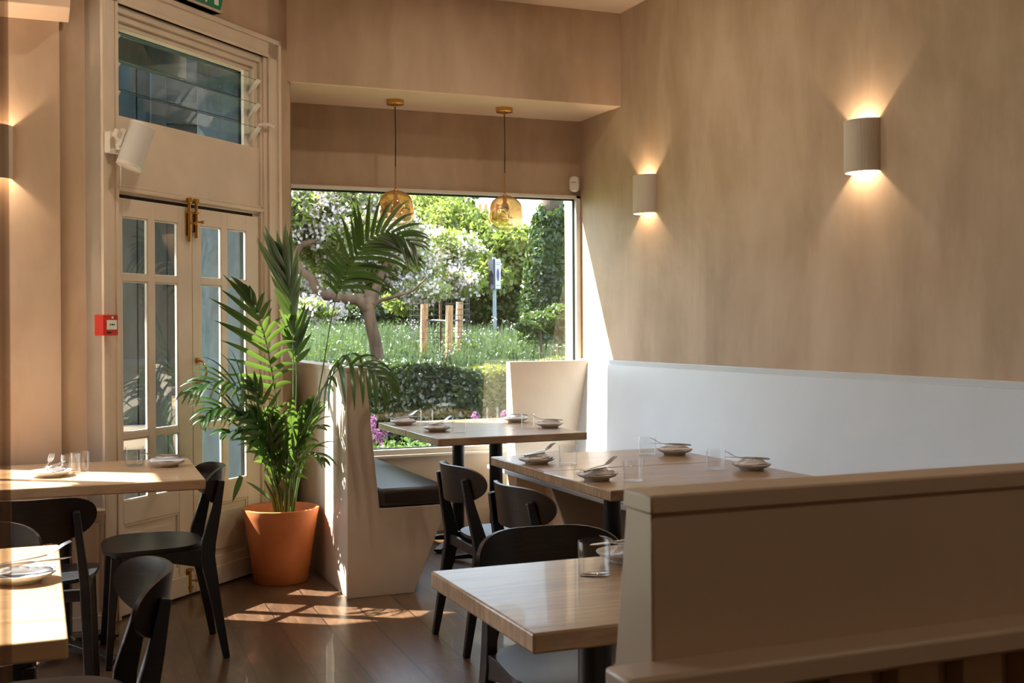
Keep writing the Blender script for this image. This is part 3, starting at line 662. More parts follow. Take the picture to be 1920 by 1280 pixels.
# ================================================================== lamps
def bez(pts, n=24):
    pts = [Vector(p) for p in pts]; out = []
    for i in range(n + 1):
        t = i / n; q = pts[:]
        while len(q) > 1: q = [a.lerp(b, t) for a, b in zip(q, q[1:])]
        out.append(q[0])
    return out
def pendant(x, y, ztop, zshade, seed, label, yaw):
    t = thing('pendant_lamp', label, 'pendant lamp', (x, y, ztop), 0, 'gold glass pendants in the bay'); d = ztop - zshade
    obj('ceiling_rose', MB().lathe([(0, -.028), (.050, -.028), (.054, -.025), (.054, 0), (0, 0)], 32).lathe([(0, -.045), (.007, -.045), (.007, -.026), (0, -.026)], 12), GOLD, t)
    stem = .14
    obj('cord', MB().tube([(0, 0, -.04), (.002, 0, -.04 - (d - stem) * .4), (0, 0, -(d - stem))], .0035, 8), CORD, t)
    obj('stem', MB().tube([(0, 0, -(d - stem) + .01), (0, 0, -d + .005)], .0045, 10).lathe([(0, -d + .0), (.016, -d + .0), (.012, -d + .012), (0, -d + .014)], 16), GOLD, t)
    # melted glass shade: dented balloon, open dimple facing the room
    m = MB(); nu, nv = 48, 30; vs, fs = [], []
    dirs = [(Vector((math.cos(yaw), math.sin(yaw), -.30)).normalized(), .058, .46), (Vector((math.cos(yaw + 2.3), math.sin(yaw + 2.3), -.1)).normalized(), .026, .55), (Vector((math.cos(yaw - 1.5), math.sin(yaw - 1.5), .15)).normalized(), .022, .55), (Vector((math.cos(yaw + 1.2), math.sin(yaw + 1.2), .1)).normalized(), .018, .5)]
    for i in range(nv + 1):
        th = .09 + (PI - .09) * i / nv
        for j in range(nu):
            ph = 2 * PI * j / nu; n_ = Vector((math.sin(th) * math.cos(ph), math.sin(th) * math.sin(ph), math.cos(th)))
            r_ = .116 * (1 + .035 * math.sin(2 * ph + seed) * math.sin(th) + .03 * math.cos(3 * ph + seed * 2) * math.sin(th) ** 2)
            for dd, dep, wd in dirs:
                a = n_.angle(dd); r_ -= dep * math.exp(-(a / wd) ** 4)
            p = n_ * r_; zz = p.z * (.98 if p.z > 0 else .92)
            k = 1 + .10 * max(0, -n_.z + .2)
            vs.append((p.x * k, p.y * k, zz - d - .106))
    fs = [(i * nu + j, i * nu + (j + 1) % nu, (i + 1) * nu + (j + 1) % nu, (i + 1) * nu + j) for i in range(nv) for j in range(nu)]
    obj('lamp_shade', MB().add(vs, fs), AMBER, t, smooth=180)
    obj('bulb', MB().lathe([(0, -d), (.014, -d), (.014, -d - .03), (.012, -d - .035), (.022, -d - .055), (.026, -d - .075), (.020, -d - .095), (0, -d - .104)], 20), mat('bulb_glass_%d' % seed, (0.75, 0.62, 0.4, 1), 0.15), t)
    return t
P1 = (2.02, 6.81); P2 = (2.74, 6.82)
zA = 2.190; zB = 2.185
pendant(P1[0], P1[1], ZS, 2.135, 1, 'left gold glass pendant lamp with a dented melted shade', R(-75))
pendant(P2[0], P2[1], ZS, 2.13, 4, 'right gold glass pendant lamp with a dented melted shade', R(-130))

def sconce(loc, rz, label, e=3.2):
    t = thing('wall_sconce', label, 'wall lamp', loc, rz, 'half-round ceramic sconces')      # +y points out of the wall
    n = 24; r_, th, h = .098, .006, .114; top, bot = [], []
    out = [(r_ * math.cos(PI * i / n), r_ * .92 * math.sin(PI * i / n)) for i in range(n + 1)]; inn = [((r_ - th) * math.cos(PI * i / n), (r_ - th) * .92 * math.sin(PI * i / n)) for i in range(n + 1)]
    o_ = MB().slab([[(x, y, z) for x, y in out] for z in (-h, h)], [[(x, y, z) for x, y in inn] for z in (-h, h)])
    obj('shade', o_, CERAMIC, t, smooth=50)
    obj('backplate', B(-.05, .05, .0005, .012, -.05, .05), SHELLW, t, bev=.003)
    obj('bulb', MB().lathe([(0, -.028), (.010, -.024), (.014, 0), (.010, .024), (0, .028)], 14, (0, .04, 0)), EMI, t)
    for s in (-1, 1):
        l = bpy.data.lights.new('sconce_light', 'SPOT'); l.energy = e; l.color = (1, .76, .52); l.spot_size = R(150); l.spot_blend = .6; l.shadow_soft_size = .012
        lo = bpy.data.objects.new('sconce_light', l); C.objects.link(lo); lo.parent = t; lo.location = (0, .042, .040 * s)
        lo.rotation_euler = (0, 0, 0) if s < 0 else (PI, 0, 0)
    return t
EMI = bpy.data.materials.new('warm_bulb'); EMI.use_nodes = True; EMI.node_tree.nodes.clear()
_o = N(EMI, 'ShaderNodeOutputMaterial'); _e = N(EMI, 'ShaderNodeEmission'); _e.inputs[0].default_value = (1, .62, .3, 1); _e.inputs[1].default_value = 12; L(EMI, _e.outputs[0], _o.inputs[0])
sconce((XR, 6.155, 2.096), R(90), 'half-round ceramic wall sconce nearer the window, glowing up and down')
sconce((XR, 4.175, 2.096), R(90), 'half-round ceramic wall sconce in the middle of the right wall, glowing up and down')
sconce((-.19, 5.46, 2.07), R(180), 'half-round ceramic sconce on the pier at the left edge')

# unseen ceiling fill lamps, added to brighten the walls, bench and partition
for i, (x, y) in enumerate(((.8, 4.2), (2.25, 5.3), (.4, -.3), (1.9, -.3))):
    t = thing('fill_light', 'added ceiling fill light, out of frame, ' + ('above the floor in front of the palm', 'above the joined tables', 'left behind the camera', 'right behind the camera')[i], 'fill_light', (x, y, ZCEIL), 0, 'added ceiling fill lights')
    obj('trim_ring', MB().lathe([(.05, -.004), (.062, -.004), (.062, 0), (.05, 0)], 24, close=True), SHELLW, t)
    l = bpy.data.lights.new('fill_lamp', 'AREA'); l.shape = 'DISK'; l.size = .10; l.energy = 5 if i < 2 else 2.4; l.color = (1, .86, .70)
    lo = bpy.data.objects.new('fill_lamp', l); C.objects.link(lo); lo.parent = t; lo.location = (0, 0, -.006)

# ================================================================== small fittings
mcp = thing('fire_alarm_call_point', 'red fire alarm call point with a white press panel, left of the door frame', 'fire alarm'); mcp.matrix_world = DW @ Matrix.Translation((.338, -.032, 1.327))
obj('housing', B(-.046, .046, -.052, 0, -.046, .046), RED, mcp, bev=.004)
obj('press_panel', B(-.026, .034, -.055, -.050, -.020, .022), SIGNW, mcp, bev=.001)
dots = MB()
for k in (-1, 0, 1): dots.tube([(.004 + k * .012, -.056, .002), (.004 + k * .012, -.0545, .002)], .0035 if k else .0045, 10)
obj('marks', dots, DARK, mcp)
obj('fire_symbol', MB().tube([(.008, -.0535, .033), (.008, -.0515, .033)], .006, 8), SIGNW, mcp)
obj('label_strip', B(-.026, .0, -.0535, -.0515, -.036, -.029), DARK, mcp)

sp = thing('wall_speaker', 'white tilted loudspeaker on a bracket above the left glazed door', 'loudspeaker'); sp.matrix_world = DW @ Matrix.Translation((.450, -.13, 2.125)) @ Matrix.Rotation(R(20), 4, 'Z') @ Matrix.Rotation(R(16), 4, 'X') @ Matrix.Rotation(R(9), 4, 'Y')
def rbox(wx, wy, r_, n=8):
    pts = []
    for cx, cy, a0 in ((wx - r_, wy - r_, 0), (-wx + r_, wy - r_, PI / 2), (-wx + r_, -wy + r_, PI), (wx - r_, -wy + r_, 3 * PI / 2)):
        for k in range(n + 1): a = a0 + PI / 2 * k / n; pts.append((cx + r_ * math.cos(a), cy + r_ * math.sin(a)))
    return pts
obj('grille', MB().prism(rbox(.066, .048, .044), -.094, .094, 'z'), FABRICW, sp, smooth=30)
obj('top_cap', MB().prism(rbox(.067, .049, .045), .090, .098, 'z'), SHELLW, sp, smooth=30)
obj('bottom_cap', MB().prism(rbox(.067, .049, .045), -.104, -.090, 'z'), SHELLW, sp, smooth=30)
obj('bracket', MB().box(-.05, -.02, .045, .07, -.03, .05).box(-.10, -.03, .055, .075, -.005, .03), SHELLW, sp, bev=.003)
sb = thing('socket_box', 'white socket box on the door frame beside the loudspeaker', 'socket'); sb.matrix_world = DW @ Matrix.Translation((.396, -.034, 2.135))
obj('box', B(-.040, .040, -.034, 0, -.047, .047), SHELLW, sb, bev=.004)
obj('plug', B(-.012, .045, -.060, -.034, -.033, .030), SHELLW, sb, bev=.004)
cb = MB().tube([tuple(p) for p in bez([(.41, -.09, 2.10), (.395, -.10, 2.04), (.40, -.07, 1.995), (.45, -.06, 2.00), (.465, -.03, 1.97), (.462, -.02, 1.925)], 16)], .003, 6)
tag(dw(obj('cable', cb, SHELLW)), 'thin white cable hanging below the loudspeaker', 'cable')

pir = thing('motion_sensor', 'small white motion sensor in the corner above the big window', 'sensor', (3.355, 7.075, 2.262), R(-42))
obj('body', MB().prism(rbox(.033, .052, .030, 8), -.045, 0, 'y'), SHELLW, pir, smooth=30, bev=.008)
obj('slot', B(-.020, .020, -.0462, -.044, .008, .011), DARK, pir)
obj('lens', MB().prism([(-.022, -.030), (-.014, -.042), (.014, -.042), (.022, -.030), (.022, -.006), (-.022, -.006)], -.050, -.044, 'y'), SHELLW, pir, bev=.004)

ex = thing('exit_sign', 'green emergency exit sign above the door frame', 'sign'); ex.matrix_world = DW @ Matrix.Translation((.985, -.045, 2.898))
obj('edge_frame', MB().box(-.19, .19, -.02, .040, -.0, .012).box(-.19, .19, -.012, .044, .0, .16), ACRYL, ex, bev=.003)
obj('green_face', MB().prism([(-.185, .012), (.168, .012), (.185, .06), (.187, .155), (-.185, .155)], -.020, -.013, 'y'), GREEN, ex)
sg = MB().box(.118, .150, -.0225, -.0195, .030, .150)                                   # doorway bar
sg.prism([(.052, .022), (.082, .062), (.062, .062), (.062, .150), (.042, .150), (.042, .062), (.022, .062)], -.0225, -.0195, 'y')   # downward arrow
sg.prism([(-.05, .030), (-.03, .036), (-.01, .09), (-.025, .15), (-.05, .15), (-.035, .09)], -.0225, -.0195, 'y').prism([(-.10, .05), (-.085, .045), (-.055, .085), (-.06, .11)], -.0225, -.0195, 'y')
obj('pictogram', sg, SIGNW, ex)

# ================================================================== potted palm
POT = (1.165, 6.045)
pt = thing('plant_pot', 'large terracotta orange pot holding the palm', 'plant pot', (POT[0], POT[1], 0))
obj('bowl', MB().lathe([(0, 0), (.135, 0), (.140, .004), (.160, .16), (.188, .34), (.196, .375), (.1955, .380), (.182, .381), (.176, .37), (.165, .31), (.160, .30), (0, .30)], 56), TERRA, pt, smooth=50)
obj('soil', MB().lathe([(0, .318), (.09, .314), (.166, .303)], 40), SOIL, pt)
palm = thing('potted_palm', 'tall kentia palm with arching fronds in front of the glazed doors', 'palm', (POT[0], POT[1], .31))
PM = palm.matrix_world.copy(); OFF = Vector((POT[0], POT[1], .31))
rnd = random.Random(7)
def leaflet(m, p, d, up, Lf, wd, droop, fold=.35, n=7, twist=0.0):
    "one folded, tapering, drooping leaflet strip starting at p in direction d"
    d = d.normalized(); side = d.cross(up).normalized(); nrm = side.cross(d).normalized()
    q = Matrix.Rotation(twist, 3, d); side = q @ side; nrm = q @ nrm
    c = Vector(p); vs = []; dd = d.copy()
    for i in range(n + 1):
        t = i / n; ww = wd * (math.sin(PI * min(1, .12 + t * .88) ** .75) ** .8 if t < 1 else 0) + .0005
        vs += [c - side * ww + nrm * ww * fold, c, c + side * ww + nrm * ww * fold]
        dd = (dd + Vector((0, 0, -1)) * droop * (t + .15) * 2.2 / n).normalized(); c = c + dd * Lf / n
        side = (side - dd * side.dot(dd)).normalized(); nrm = side.cross(dd)
        if nrm.dot(up) < 0 and twist == 0: nrm = -nrm
    fs = []
    for i in range(n):
        a = 3 * i; fs += [(a, a + 1, a + 4, a + 3), (a + 1, a + 2, a + 5, a + 4)]
    m.add(vs, fs)
def crom(pts, n=60):
    pts = [Vector(p) for p in pts]; q = [pts[0] * 2 - pts[1]] + pts + [pts[-1] * 2 - pts[-2]]; out = []; k = len(pts) - 1
    ln = [0.0]
    for a, b in zip(pts, pts[1:]): ln.append(ln[-1] + (b - a).length)
    for i in range(n + 1):
        d = ln[-1] * i / n; j = min(k - 1, max(x for x in range(k + 1) if ln[x] <= d + 1e-9)); t = (d - ln[j]) / (ln[j + 1] - ln[j])
        p0, p1, p2, p3 = q[j:j + 4]
        out.append(.5 * (2 * p1 + (p2 - p0) * t + (2 * p0 - 5 * p1 + 4 * p2 - p3) * t * t + (3 * p1 - p0 - 3 * p2 + p3) * t ** 3))
    return out
def frond(ctrl, t0, n, Lmax, wd, ang0=62, ang1=22, droop=.8, face=None, mat_=PALM, sides=(-1, 1), r0=.0055, lj=.12, ls=(1, 1), ds=(1, 1)):
    "ctrl: bezier control points in world space; leaflets on both sides from t0 to the tip"
    P_ = crom(ctrl, 60); m = MB(); st = MB().tube([p - OFF for p in P_[::3]], [r0 * (1 - .8 * i / 20) for i in range(21)], 6)
    face = Vector(face) if face else Vector((-.3, -.95, .3))
    for k in range(n):
        t = t0 + (1 - t0) * k / (n - 1); i = min(59, int(t * 60)); p = P_[i]; tg = (P_[min(60, i + 1)] - P_[max(0, i - 1)]).normalized()
        fc = (face - tg * face.dot(tg)).normalized(); sd = tg.cross(fc).normalized(); s_ = (t - t0) / (1 - t0)
        a = R(ang0 + (ang1 - ang0) * s_); Lf = Lmax * (.55 + 1.1 * s_ * (1 - s_) * 1.6) * (1 - .35 * s_ ** 3)
        for s in sides:
            if rnd.random() < .04: continue
            aa = a + R(rnd.uniform(-6, 6)); dr = (tg * math.cos(aa) + sd * s * math.sin(aa) + fc * .18 + Vector((rnd.uniform(-.05, .05), rnd.uniform(-.05, .05), rnd.uniform(-.05, .05))))
            leaflet(m, p - OFF, dr, fc, Lf * rnd.uniform(1 - lj, 1 + lj) * ls[(s + 1) // 2], wd * rnd.uniform(.85, 1.1), droop * rnd.uniform(.8, 1.2) * ds[(s + 1) // 2])
    o = raw('frond', [tuple(v) for v in m.v], m.f, mat_, palm); o.data.shade_smooth()
    obj('stalk', st, STEM, o)
    return o
def px(*a): return at(*a)
# tall arching frond to the right
frond([px(545, 965, 6.02), px(570, 860, 6.02), px(600, 720, 6.03), px(626, 575, 6.05), px(650, 505, 6.05), px(682, 458, 6.05), px(715, 437, 6.05), px(748, 440, 6.02), px(778, 462, 6.0)], .66, 22, .27, .0115, 60, 30, .6, (0.1, -1, .15), ls=(.95, 1.3), ds=(.95, 1.25))
# upright frond seen on edge against the frame
frond([px(546, 965, 6.00), px(549, 800, 6.00), px(550, 690, 6.02), px(548, 600, 6.02), px(542, 535, 6.02), px(530, 480, 6.0)], .76, 10, .33, .0175, 24, 8, -.02, (-.6, -.8, .1))
frond([px(546, 965, 6.04), px(552, 820, 6.06), px(556, 710, 6.08), px(552, 640, 6.10), px(548, 600, 6.05)], .78, 9, .20, .016, 44, 14, .15, (.3, -.9, .3))
# left leaning frond with long leaflets
frond([px(530, 965, 6.0), px(524, 860, 5.95), px(520, 770, 5.9), px(504, 666, 5.82), px(494, 625, 5.78), px(485, 595, 5.74), px(474, 565, 5.70), px(460, 540, 5.66)], .55, 13, .30, .0125, 66, 10, .35, (-.2, -1, .2), ls=(1.15, .62), ds=(.35, 1.8))
# frond drooping over the bench
frond([px(550, 965, 5.98), px(562, 880, 5.92), px(578, 792, 5.78), px(600, 740, 5.62), px(628, 697, 5.50), px(655, 684, 5.46), px(685, 690, 5.44), px(715, 712, 5.42), px(733, 733, 5.4)], .60, 12, .26, .0140, 84, 40, 2.2, (0, -.7, .7))
# low left light fronds
frond([px(525, 965, 5.98), px(505, 860, 5.85), px(480, 775, 5.74), px(455, 732, 5.66), px(420, 714, 5.58), px(385, 720, 5.52), px(352, 738, 5.46)], .52, 15, .22, .0105, 60, 22, .8, (0, -.6, .8))
frond([px(525, 965, 5.98), px(500, 880, 5.85), px(470, 800, 5.72), px(440, 768, 5.64), px(405, 765, 5.56), px(380, 785, 5.5)], .46, 14, .22, .0115, 60, 22, .75, (0, -.6, .8))
frond([px(527, 965, 5.95), px(512, 890, 5.84), px(490, 830, 5.74), px(455, 805, 5.66), px(420, 812, 5.58)], .45, 12, .20, .012, 56, 22, .6, (0, -.6, .8))
frond([px(528, 965, 5.95), px(516, 880, 5.86), px(502, 800, 5.78), px(490, 750, 5.72), px(470, 720, 5.68)], .42, 12, .20, .0125, 50, 18, .35, (-.2, -.8, .5))
# centre bright upright young fronds
frond([px(531, 965, 5.95), px(522, 900, 5.88), px(508, 850, 5.82), px(495, 810, 5.8), px(484, 780, 5.76)], .25, 7, .26, .013, 22, 6, .10, (-.5, -.8, .3))
frond([px(534, 965, 5.94), px(532, 900, 5.88), px(528, 850, 5.84), px(522, 815, 5.82), px(516, 790, 5.8)], .30, 6, .24, .014, 18, 5, .05, (-.3, -.9, .3))
frond([px(537, 965, 5.96), px(545, 890, 5.9), px(556, 830, 5.86), px(566, 795, 5.84), px(580, 770, 5.84)], .35, 8, .25, .0135, 26, 8, .20, (.2, -.8, .4))
frond([px(540, 965, 5.94), px(540, 880, 5.9), px(545, 820, 5.88), px(556, 785, 5.86), px(575, 760, 5.84)], .35, 7, .24, .013, 30, 8, .30, (.1, -.9, .4))
# low right fronds
frond([px(545, 965, 5.98), px(555, 900, 5.88), px(568, 862, 5.82), px(586, 850, 5.78), px(602, 860, 5.75)], .50, 6, .20, .0105, 50, 14, .9, (0, -.6, .8))
frond([px(545, 965, 5.98), px(552, 890, 5.88), px(562, 835, 5.84), px(578, 808, 5.8), px(598, 802, 5.78)], .55, 6, .21, .0105, 46, 14, .8, (0, -.6, .8))
# low left dark fronds
frond([px(528, 965, 5.96), px(515, 890, 5.86), px(498, 830, 5.78), px(478, 795, 5.7), px(452, 780, 5.64)], .45, 9, .24, .0125, 44, 12, .5, (-.2, -.7, .6))
# two yellowing leaves, a drooping broken leaf
m = MB(); leaflet(m, px(515, 745, 5.8) - OFF, px(455, 722, 5.7) - px(515, 745, 5.8), Vector((0, -.5, .8)), .19, .012, .1); leaflet(m, px(512, 750, 5.8) - OFF, px(452, 738, 5.7) - px(512, 750, 5.8), Vector((0, -.5, .8)), .18, .011, .1)
raw('yellow_leaf', [tuple(v) for v in m.v], m.f, PALMY, palm)
m = MB(); leaflet(m, px(505, 935, 5.75) - OFF, px(450, 890, 5.65) - px(505, 935, 5.75), Vector((0, -.5, .8)), .16, .015, .1); leaflet(m, px(452, 892, 5.65) - OFF, Vector((-.4, -.2, -1)), Vector((0, -1, .1)), .13, .014, .1); leaflet(m, px(560, 840, 5.85) - OFF, px(585, 800, 5.8) - px(560, 840, 5.85), Vector((0, -1, .2)), .14, .024, .05)
raw('leaf_blade', [tuple(v) for v in m.v], m.f, PALM, palm)
tr = MB().tube([px(537, 972, 6.0) - OFF, px(538, 930, 6.0) - OFF, px(540, 893, 6.0) - OFF], [.018, .017, .015], 12)
obj('trunk', tr, TRUNK, palm)
for dx_, dz_ in ((-20, -60), (-10, -90), (2, -75), (14, -100)):
    obj('shoot', MB().tube([px(525 + dx_ * .3, 972, 5.98) - OFF, px(527 + dx_ * .8, 930, 5.93) - OFF, px(528 + dx_ * 1.6, 960 + dz_, 5.88) - OFF], [.009, .008, .004], 8), STEM, palm)

# ================================================================== THE GARDEN
rg = np.random.default_rng(3)
def blobs(n, cs, rs, shell=.55):
    "n points in ellipsoid clumps (cs centres, rs radii), favouring the outer shell"
    cs = np.array(cs, float); rs = np.array(rs, float); wts = np.cbrt(rs.prod(1)) ** 2; idx = rg.choice(len(cs), n, p=wts / wts.sum())
    d = rg.normal(size=(n, 3)); d /= np.linalg.norm(d, axis=1)[:, None]; r_ = shell + (1 - shell) * rg.random(n) ** .7
    return cs[idx] + d * rs[idx] * r_[:, None], d
def leaves(name, pts, dirs, size, m, parent=None, asp=.55, jitter=1.0, tilt=.6):
    n = len(pts); nr = dirs * (1 - tilt) + rg.normal(size=(n, 3)) * tilt; nr /= np.linalg.norm(nr, axis=1)[:, None]
    a = np.cross(nr, rg.normal(size=(n, 3))); a /= np.linalg.norm(a, axis=1)[:, None]; b = np.cross(nr, a)
    s = (size * (1 + .4 * jitter * (rg.random(n) - .5)))[:, None]
    v = np.stack([pts - a * s, pts - b * s * asp + nr * s * .12, pts + a * s, pts + b * s * asp + nr * s * .12], 1).reshape(-1, 3)
    f_ = np.arange(4 * n).reshape(-1, 4)
    return raw(name, v.tolist(), f_.tolist(), m, parent)
G_DK = leafm('dark_foliage', lin(44, 72, 30), lin(84, 118, 52), .35, .35, 1.2, .08); G_MD = leafm('mid_foliage', lin(92, 128, 50), lin(140, 170, 72), .45, .4, 1.0, .05)
G_YL = leafm('yellow_green_foliage', lin(160, 178, 80), lin(206, 216, 124), .55, .4, .8, .04, .50); G_HE = leafm('hedge_leaf', lin(50, 82, 34), lin(92, 122, 48), .35, .35, 2.0, .09)
G_HY = leafm('golden_hedge_leaf', lin(130, 136, 30), lin(190, 186, 50), .4, .4, 2.0, .06); G_IV = leafm('ivy_leaf', lin(40, 70, 34), lin(84, 116, 56), .3, .4, 2.0, .04, .5)
G_GR = leafm('grass_blade', lin(84, 118, 70), lin(146, 172, 124), .45, .5, 1.2, .02, .34); G_BL = leafm('blossom', lin(250, 232, 232), lin(255, 248, 246), .45, .6, 3.0, .0, .70)
_bl = [n for n in G_BL.node_tree.nodes if n.type == 'MIX' ][0]; _bl.inputs[7].default_value = (1, .95, .9, 1)
G_RD = leafm('copper_leaf', lin(150, 84, 52), lin(186, 120, 78), .4, .4, 1.5, .04); G_BR = leafm('bright_groundcover', lin(120, 164, 76), lin(170, 204, 110), .45, .4, 3.0, .05)
G_PK = leafm('pink_flower', lin(200, 120, 190), lin(226, 160, 214), .3, .6, 3.0, 0)
_pk = [n for n in G_PK.node_tree.nodes if n.type == 'MIX'][0]; _pk.inputs[7].default_value = (.8, .4, .8, 1)
BARK = mat('bark', lin(122, 96, 72), .9); bump(BARK, noise(BARK, coords(BARK, (1, 1, .3)), 14, 5), .9, .03); base(BARK, ramp(BARK, noise(BARK, coords(BARK, (1, 1, .3)), 9, 5), [(.3, lin(62, 44, 30)), (.7, lin(118, 90, 66))]))
BARKD = mat('dark_bark', lin(84, 70, 58), .9); bump(BARKD, noise(BARKD, coords(BARKD, (1, 1, .3)), 5, 5), .9, .05)
GROUND = mat('lawn_soil', lin(70, 92, 44), .95); base(GROUND, ramp(GROUND, noise(GROUND, coords(GROUND), 1.5, 5), [(.3, lin(60, 80, 36)), (.7, lin(98, 124, 60))]))

def gz(y): return np.interp(y, [7.3, 8.6, 10, 14, 21, 30, 60], [.10, .20, .42, .72, .93, 1.0, 1.0])
gm = MB(); ys = [7.34, 8.2, 9.0, 10, 12, 14, 17, 21, 26, 30, 60, 90]; xs = [-30, -8, 1.5, 6, 12, 60]
gm.add([(x, y, float(gz(y))) for y in ys for x in xs], [(i * 6 + j, i * 6 + j + 1, i * 6 + 7 + j, i * 6 + 6 + j) for i in range(len(ys) - 1) for j in range(5)])
tag(obj('lawn', gm, GROUND, smooth=60), 'green garden ground rising away beyond the window', 'ground', kind='stuff')
tag(obj('pavement', B(-12, 20, -6, 7.28, -.30, -.125), mat('paving', lin(150, 146, 138), .85)), 'grey pavement outside around the building', 'pavement', kind='structure')
# dense box hedge
def hedge(name, label, x0, x1, y0, y1, z0, z1, n, m, sz, core=BARKD, round_=.08):
    t = thing(name, label, 'hedge', ((x0 + x1) / 2, y0, z0)); o0 = np.array(t.location)
    p = np.stack([rg.uniform(x0, x1, n), rg.uniform(y0, y1, n), rg.uniform(z0, z1, n)], 1)
    fc = rg.integers(0, 10, n); d = np.zeros((n, 3))
    s_ = fc < 6; p[s_, 1] = y0 + rg.random(s_.sum()) ** 2 * .12; d[s_, 1] = -1
    s_ = fc >= 6; p[s_, 2] = z1 - rg.random(s_.sum()) ** 2 * .10; d[s_, 2] = 1
    k = 5.0; p[:, 1] += .05 * np.sin(p[:, 0] * k) * np.cos(p[:, 2] * 7); p[:, 2] += (.035 * np.sin(p[:, 0] * 3.1) + .02 * np.sin(p[:, 0] * 9)) * (p[:, 2] - z0) / (z1 - z0)
    leaves('foliage', p - o0, d, sz, m, t, .6, 1, .65)
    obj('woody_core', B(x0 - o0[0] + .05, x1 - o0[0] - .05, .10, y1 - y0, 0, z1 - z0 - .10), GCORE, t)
    return t
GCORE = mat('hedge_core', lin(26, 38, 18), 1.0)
hedge('box_hedge', 'dark green clipped hedge right outside the big window', 1.2, 3.35, 8.9, 9.7, .2, 1.00, 16000, G_HE, .026)
hedge('golden_hedge', 'yellow-green clipped hedge at the right of the dark one', 3.35, 5.2, 8.95, 9.7, .2, .98, 12000, G_HY, .026)
hedge('low_hedge', 'low hedge at the far side of the meadow', 4.0, 13.5, 20.3, 21.2, .8, 1.42, 14000, G_MD, .07)
# flowering ground cover below the window
n = 9000; p = np.stack([rg.uniform(1.3, 3.6, n), rg.uniform(7.38, 8.85, n), rg.uniform(.18, .46, n)], 1); p[:, 2] += .05 * np.sin(p[:, 0] * 9) * np.cos(p[:, 1] * 8)
tag(leaves('ground_cover', p, np.tile([0, 0, 1.0], (n, 1)), .020, G_BR, None, .6), 'bright green ground cover just outside the window', 'plants', kind='stuff')
FP = [(698, 800), (704, 812), (700, 790), (712, 822), (696, 826), (722, 810), (945, 778), (955, 776), (716, 838), (890, 782)]
for i, (a, b) in enumerate(FP):
    q = at(a, b, 8.1 + (i % 3) * .1); n = 70; pp, dd = blobs(n, [(0, 0, 0)], [(.028, .028, .042)], .3)
    t = thing('pink_flower', 'lilac pink flower spike in the bed below the window', 'flower', q, 0, 'lilac flowers in the window bed')
    leaves('petals', pp, dd, .010, G_PK, t, .8); obj('stem', MB().tube([(0, 0, -.25), (0, 0, .02)], .003, 5), STEM, t)
# meadow
def blades(n, x0, x1, y0, y1, h, wd):
    y = y0 + (y1 - y0) * rg.random(n) ** 1.2; cx = .30 * y; x = cx + (rg.random(n) - .5) * (x1 - x0) * (y / 12.0); z = gz(y)
    a = rg.uniform(0, 2 * PI, n); hh = h * rg.uniform(.5, 1.25, n); lean = rg.uniform(.1, .6, n) * hh
    w_ = wd * (y / 12.0); dx, dy = np.cos(a) * w_, np.sin(a) * w_
    p0 = np.stack([x - dx, y - dy, z], 1); p1 = np.stack([x + dx, y + dy, z], 1); p2 = np.stack([x + lean * .4 * np.sin(a) , y - lean * .3, z + hh * .6], 1)
    p3 = np.stack([x + lean * np.sin(a), y - lean * .8 * np.cos(a), z + hh], 1)
    v = np.stack([p0, p1, p2 + np.stack([dx, dy, dx * 0], 1) * .7, p3, p2 - np.stack([dx, dy, dx * 0], 1) * .7], 1).reshape(-1, 3)
    i = np.arange(n) * 5; return v, [(int(k), int(k) + 1, int(k) + 2, int(k) + 3, int(k) + 4) for k in i]
v, f_ = blades(90000, 0, 6.5, 9.8, 20.4, .50, .0024)
tag(raw('meadow_grass', v.tolist(), f_, G_GR), 'tall silvery green meadow grass between the hedges', 'grass', kind='stuff')
n = 16000; mc = 260; mx = rg.random(mc); my = rg.random(mc); ci = rg.integers(0, mc, n); Ym = 10.4 + 9.8 * my[ci]; Xm = .30 * Ym + (mx[ci] - .5) * 6.5 * Ym / 12
p = np.stack([Xm, Ym, gz(Ym) + .30], 1) + rg.normal(size=(n, 3)) * [.20, .20, .12]
tag(leaves('meadow_plants', p, np.tile([0, -.4, 1.0], (n, 1)), .030, G_MD, None, .5), 'leafy green plants growing among the meadow grass', 'plants', kind='stuff')
n = 1500; y = rg.uniform(10.2, 20.5, n); cx = .30 * y + (rg.random(n) - .5) * 6.5 * y / 12
stalk = np.floor(rg.random(n) * 200).astype(int); sx = rg.random(200); sy = rg.random(200); sh = rg.uniform(.34, .70, 200)
Y = 10.2 + 10.3 * sy[stalk]; X = .30 * Y + (sx[stalk] - .5) * 6.5 * Y / 12; Z = gz(Y) + sh[stalk]
p = np.stack([X, Y, Z], 1) + rg.normal(size=(n, 3)) * [.06, .06, .03]
tag(leaves('cow_parsley', p, np.tile([0, -.5, 1.0], (n, 1)), .011, G_BL, None, .9), 'white cow parsley flowers scattered through the meadow grass', 'wild flowers', kind='stuff')

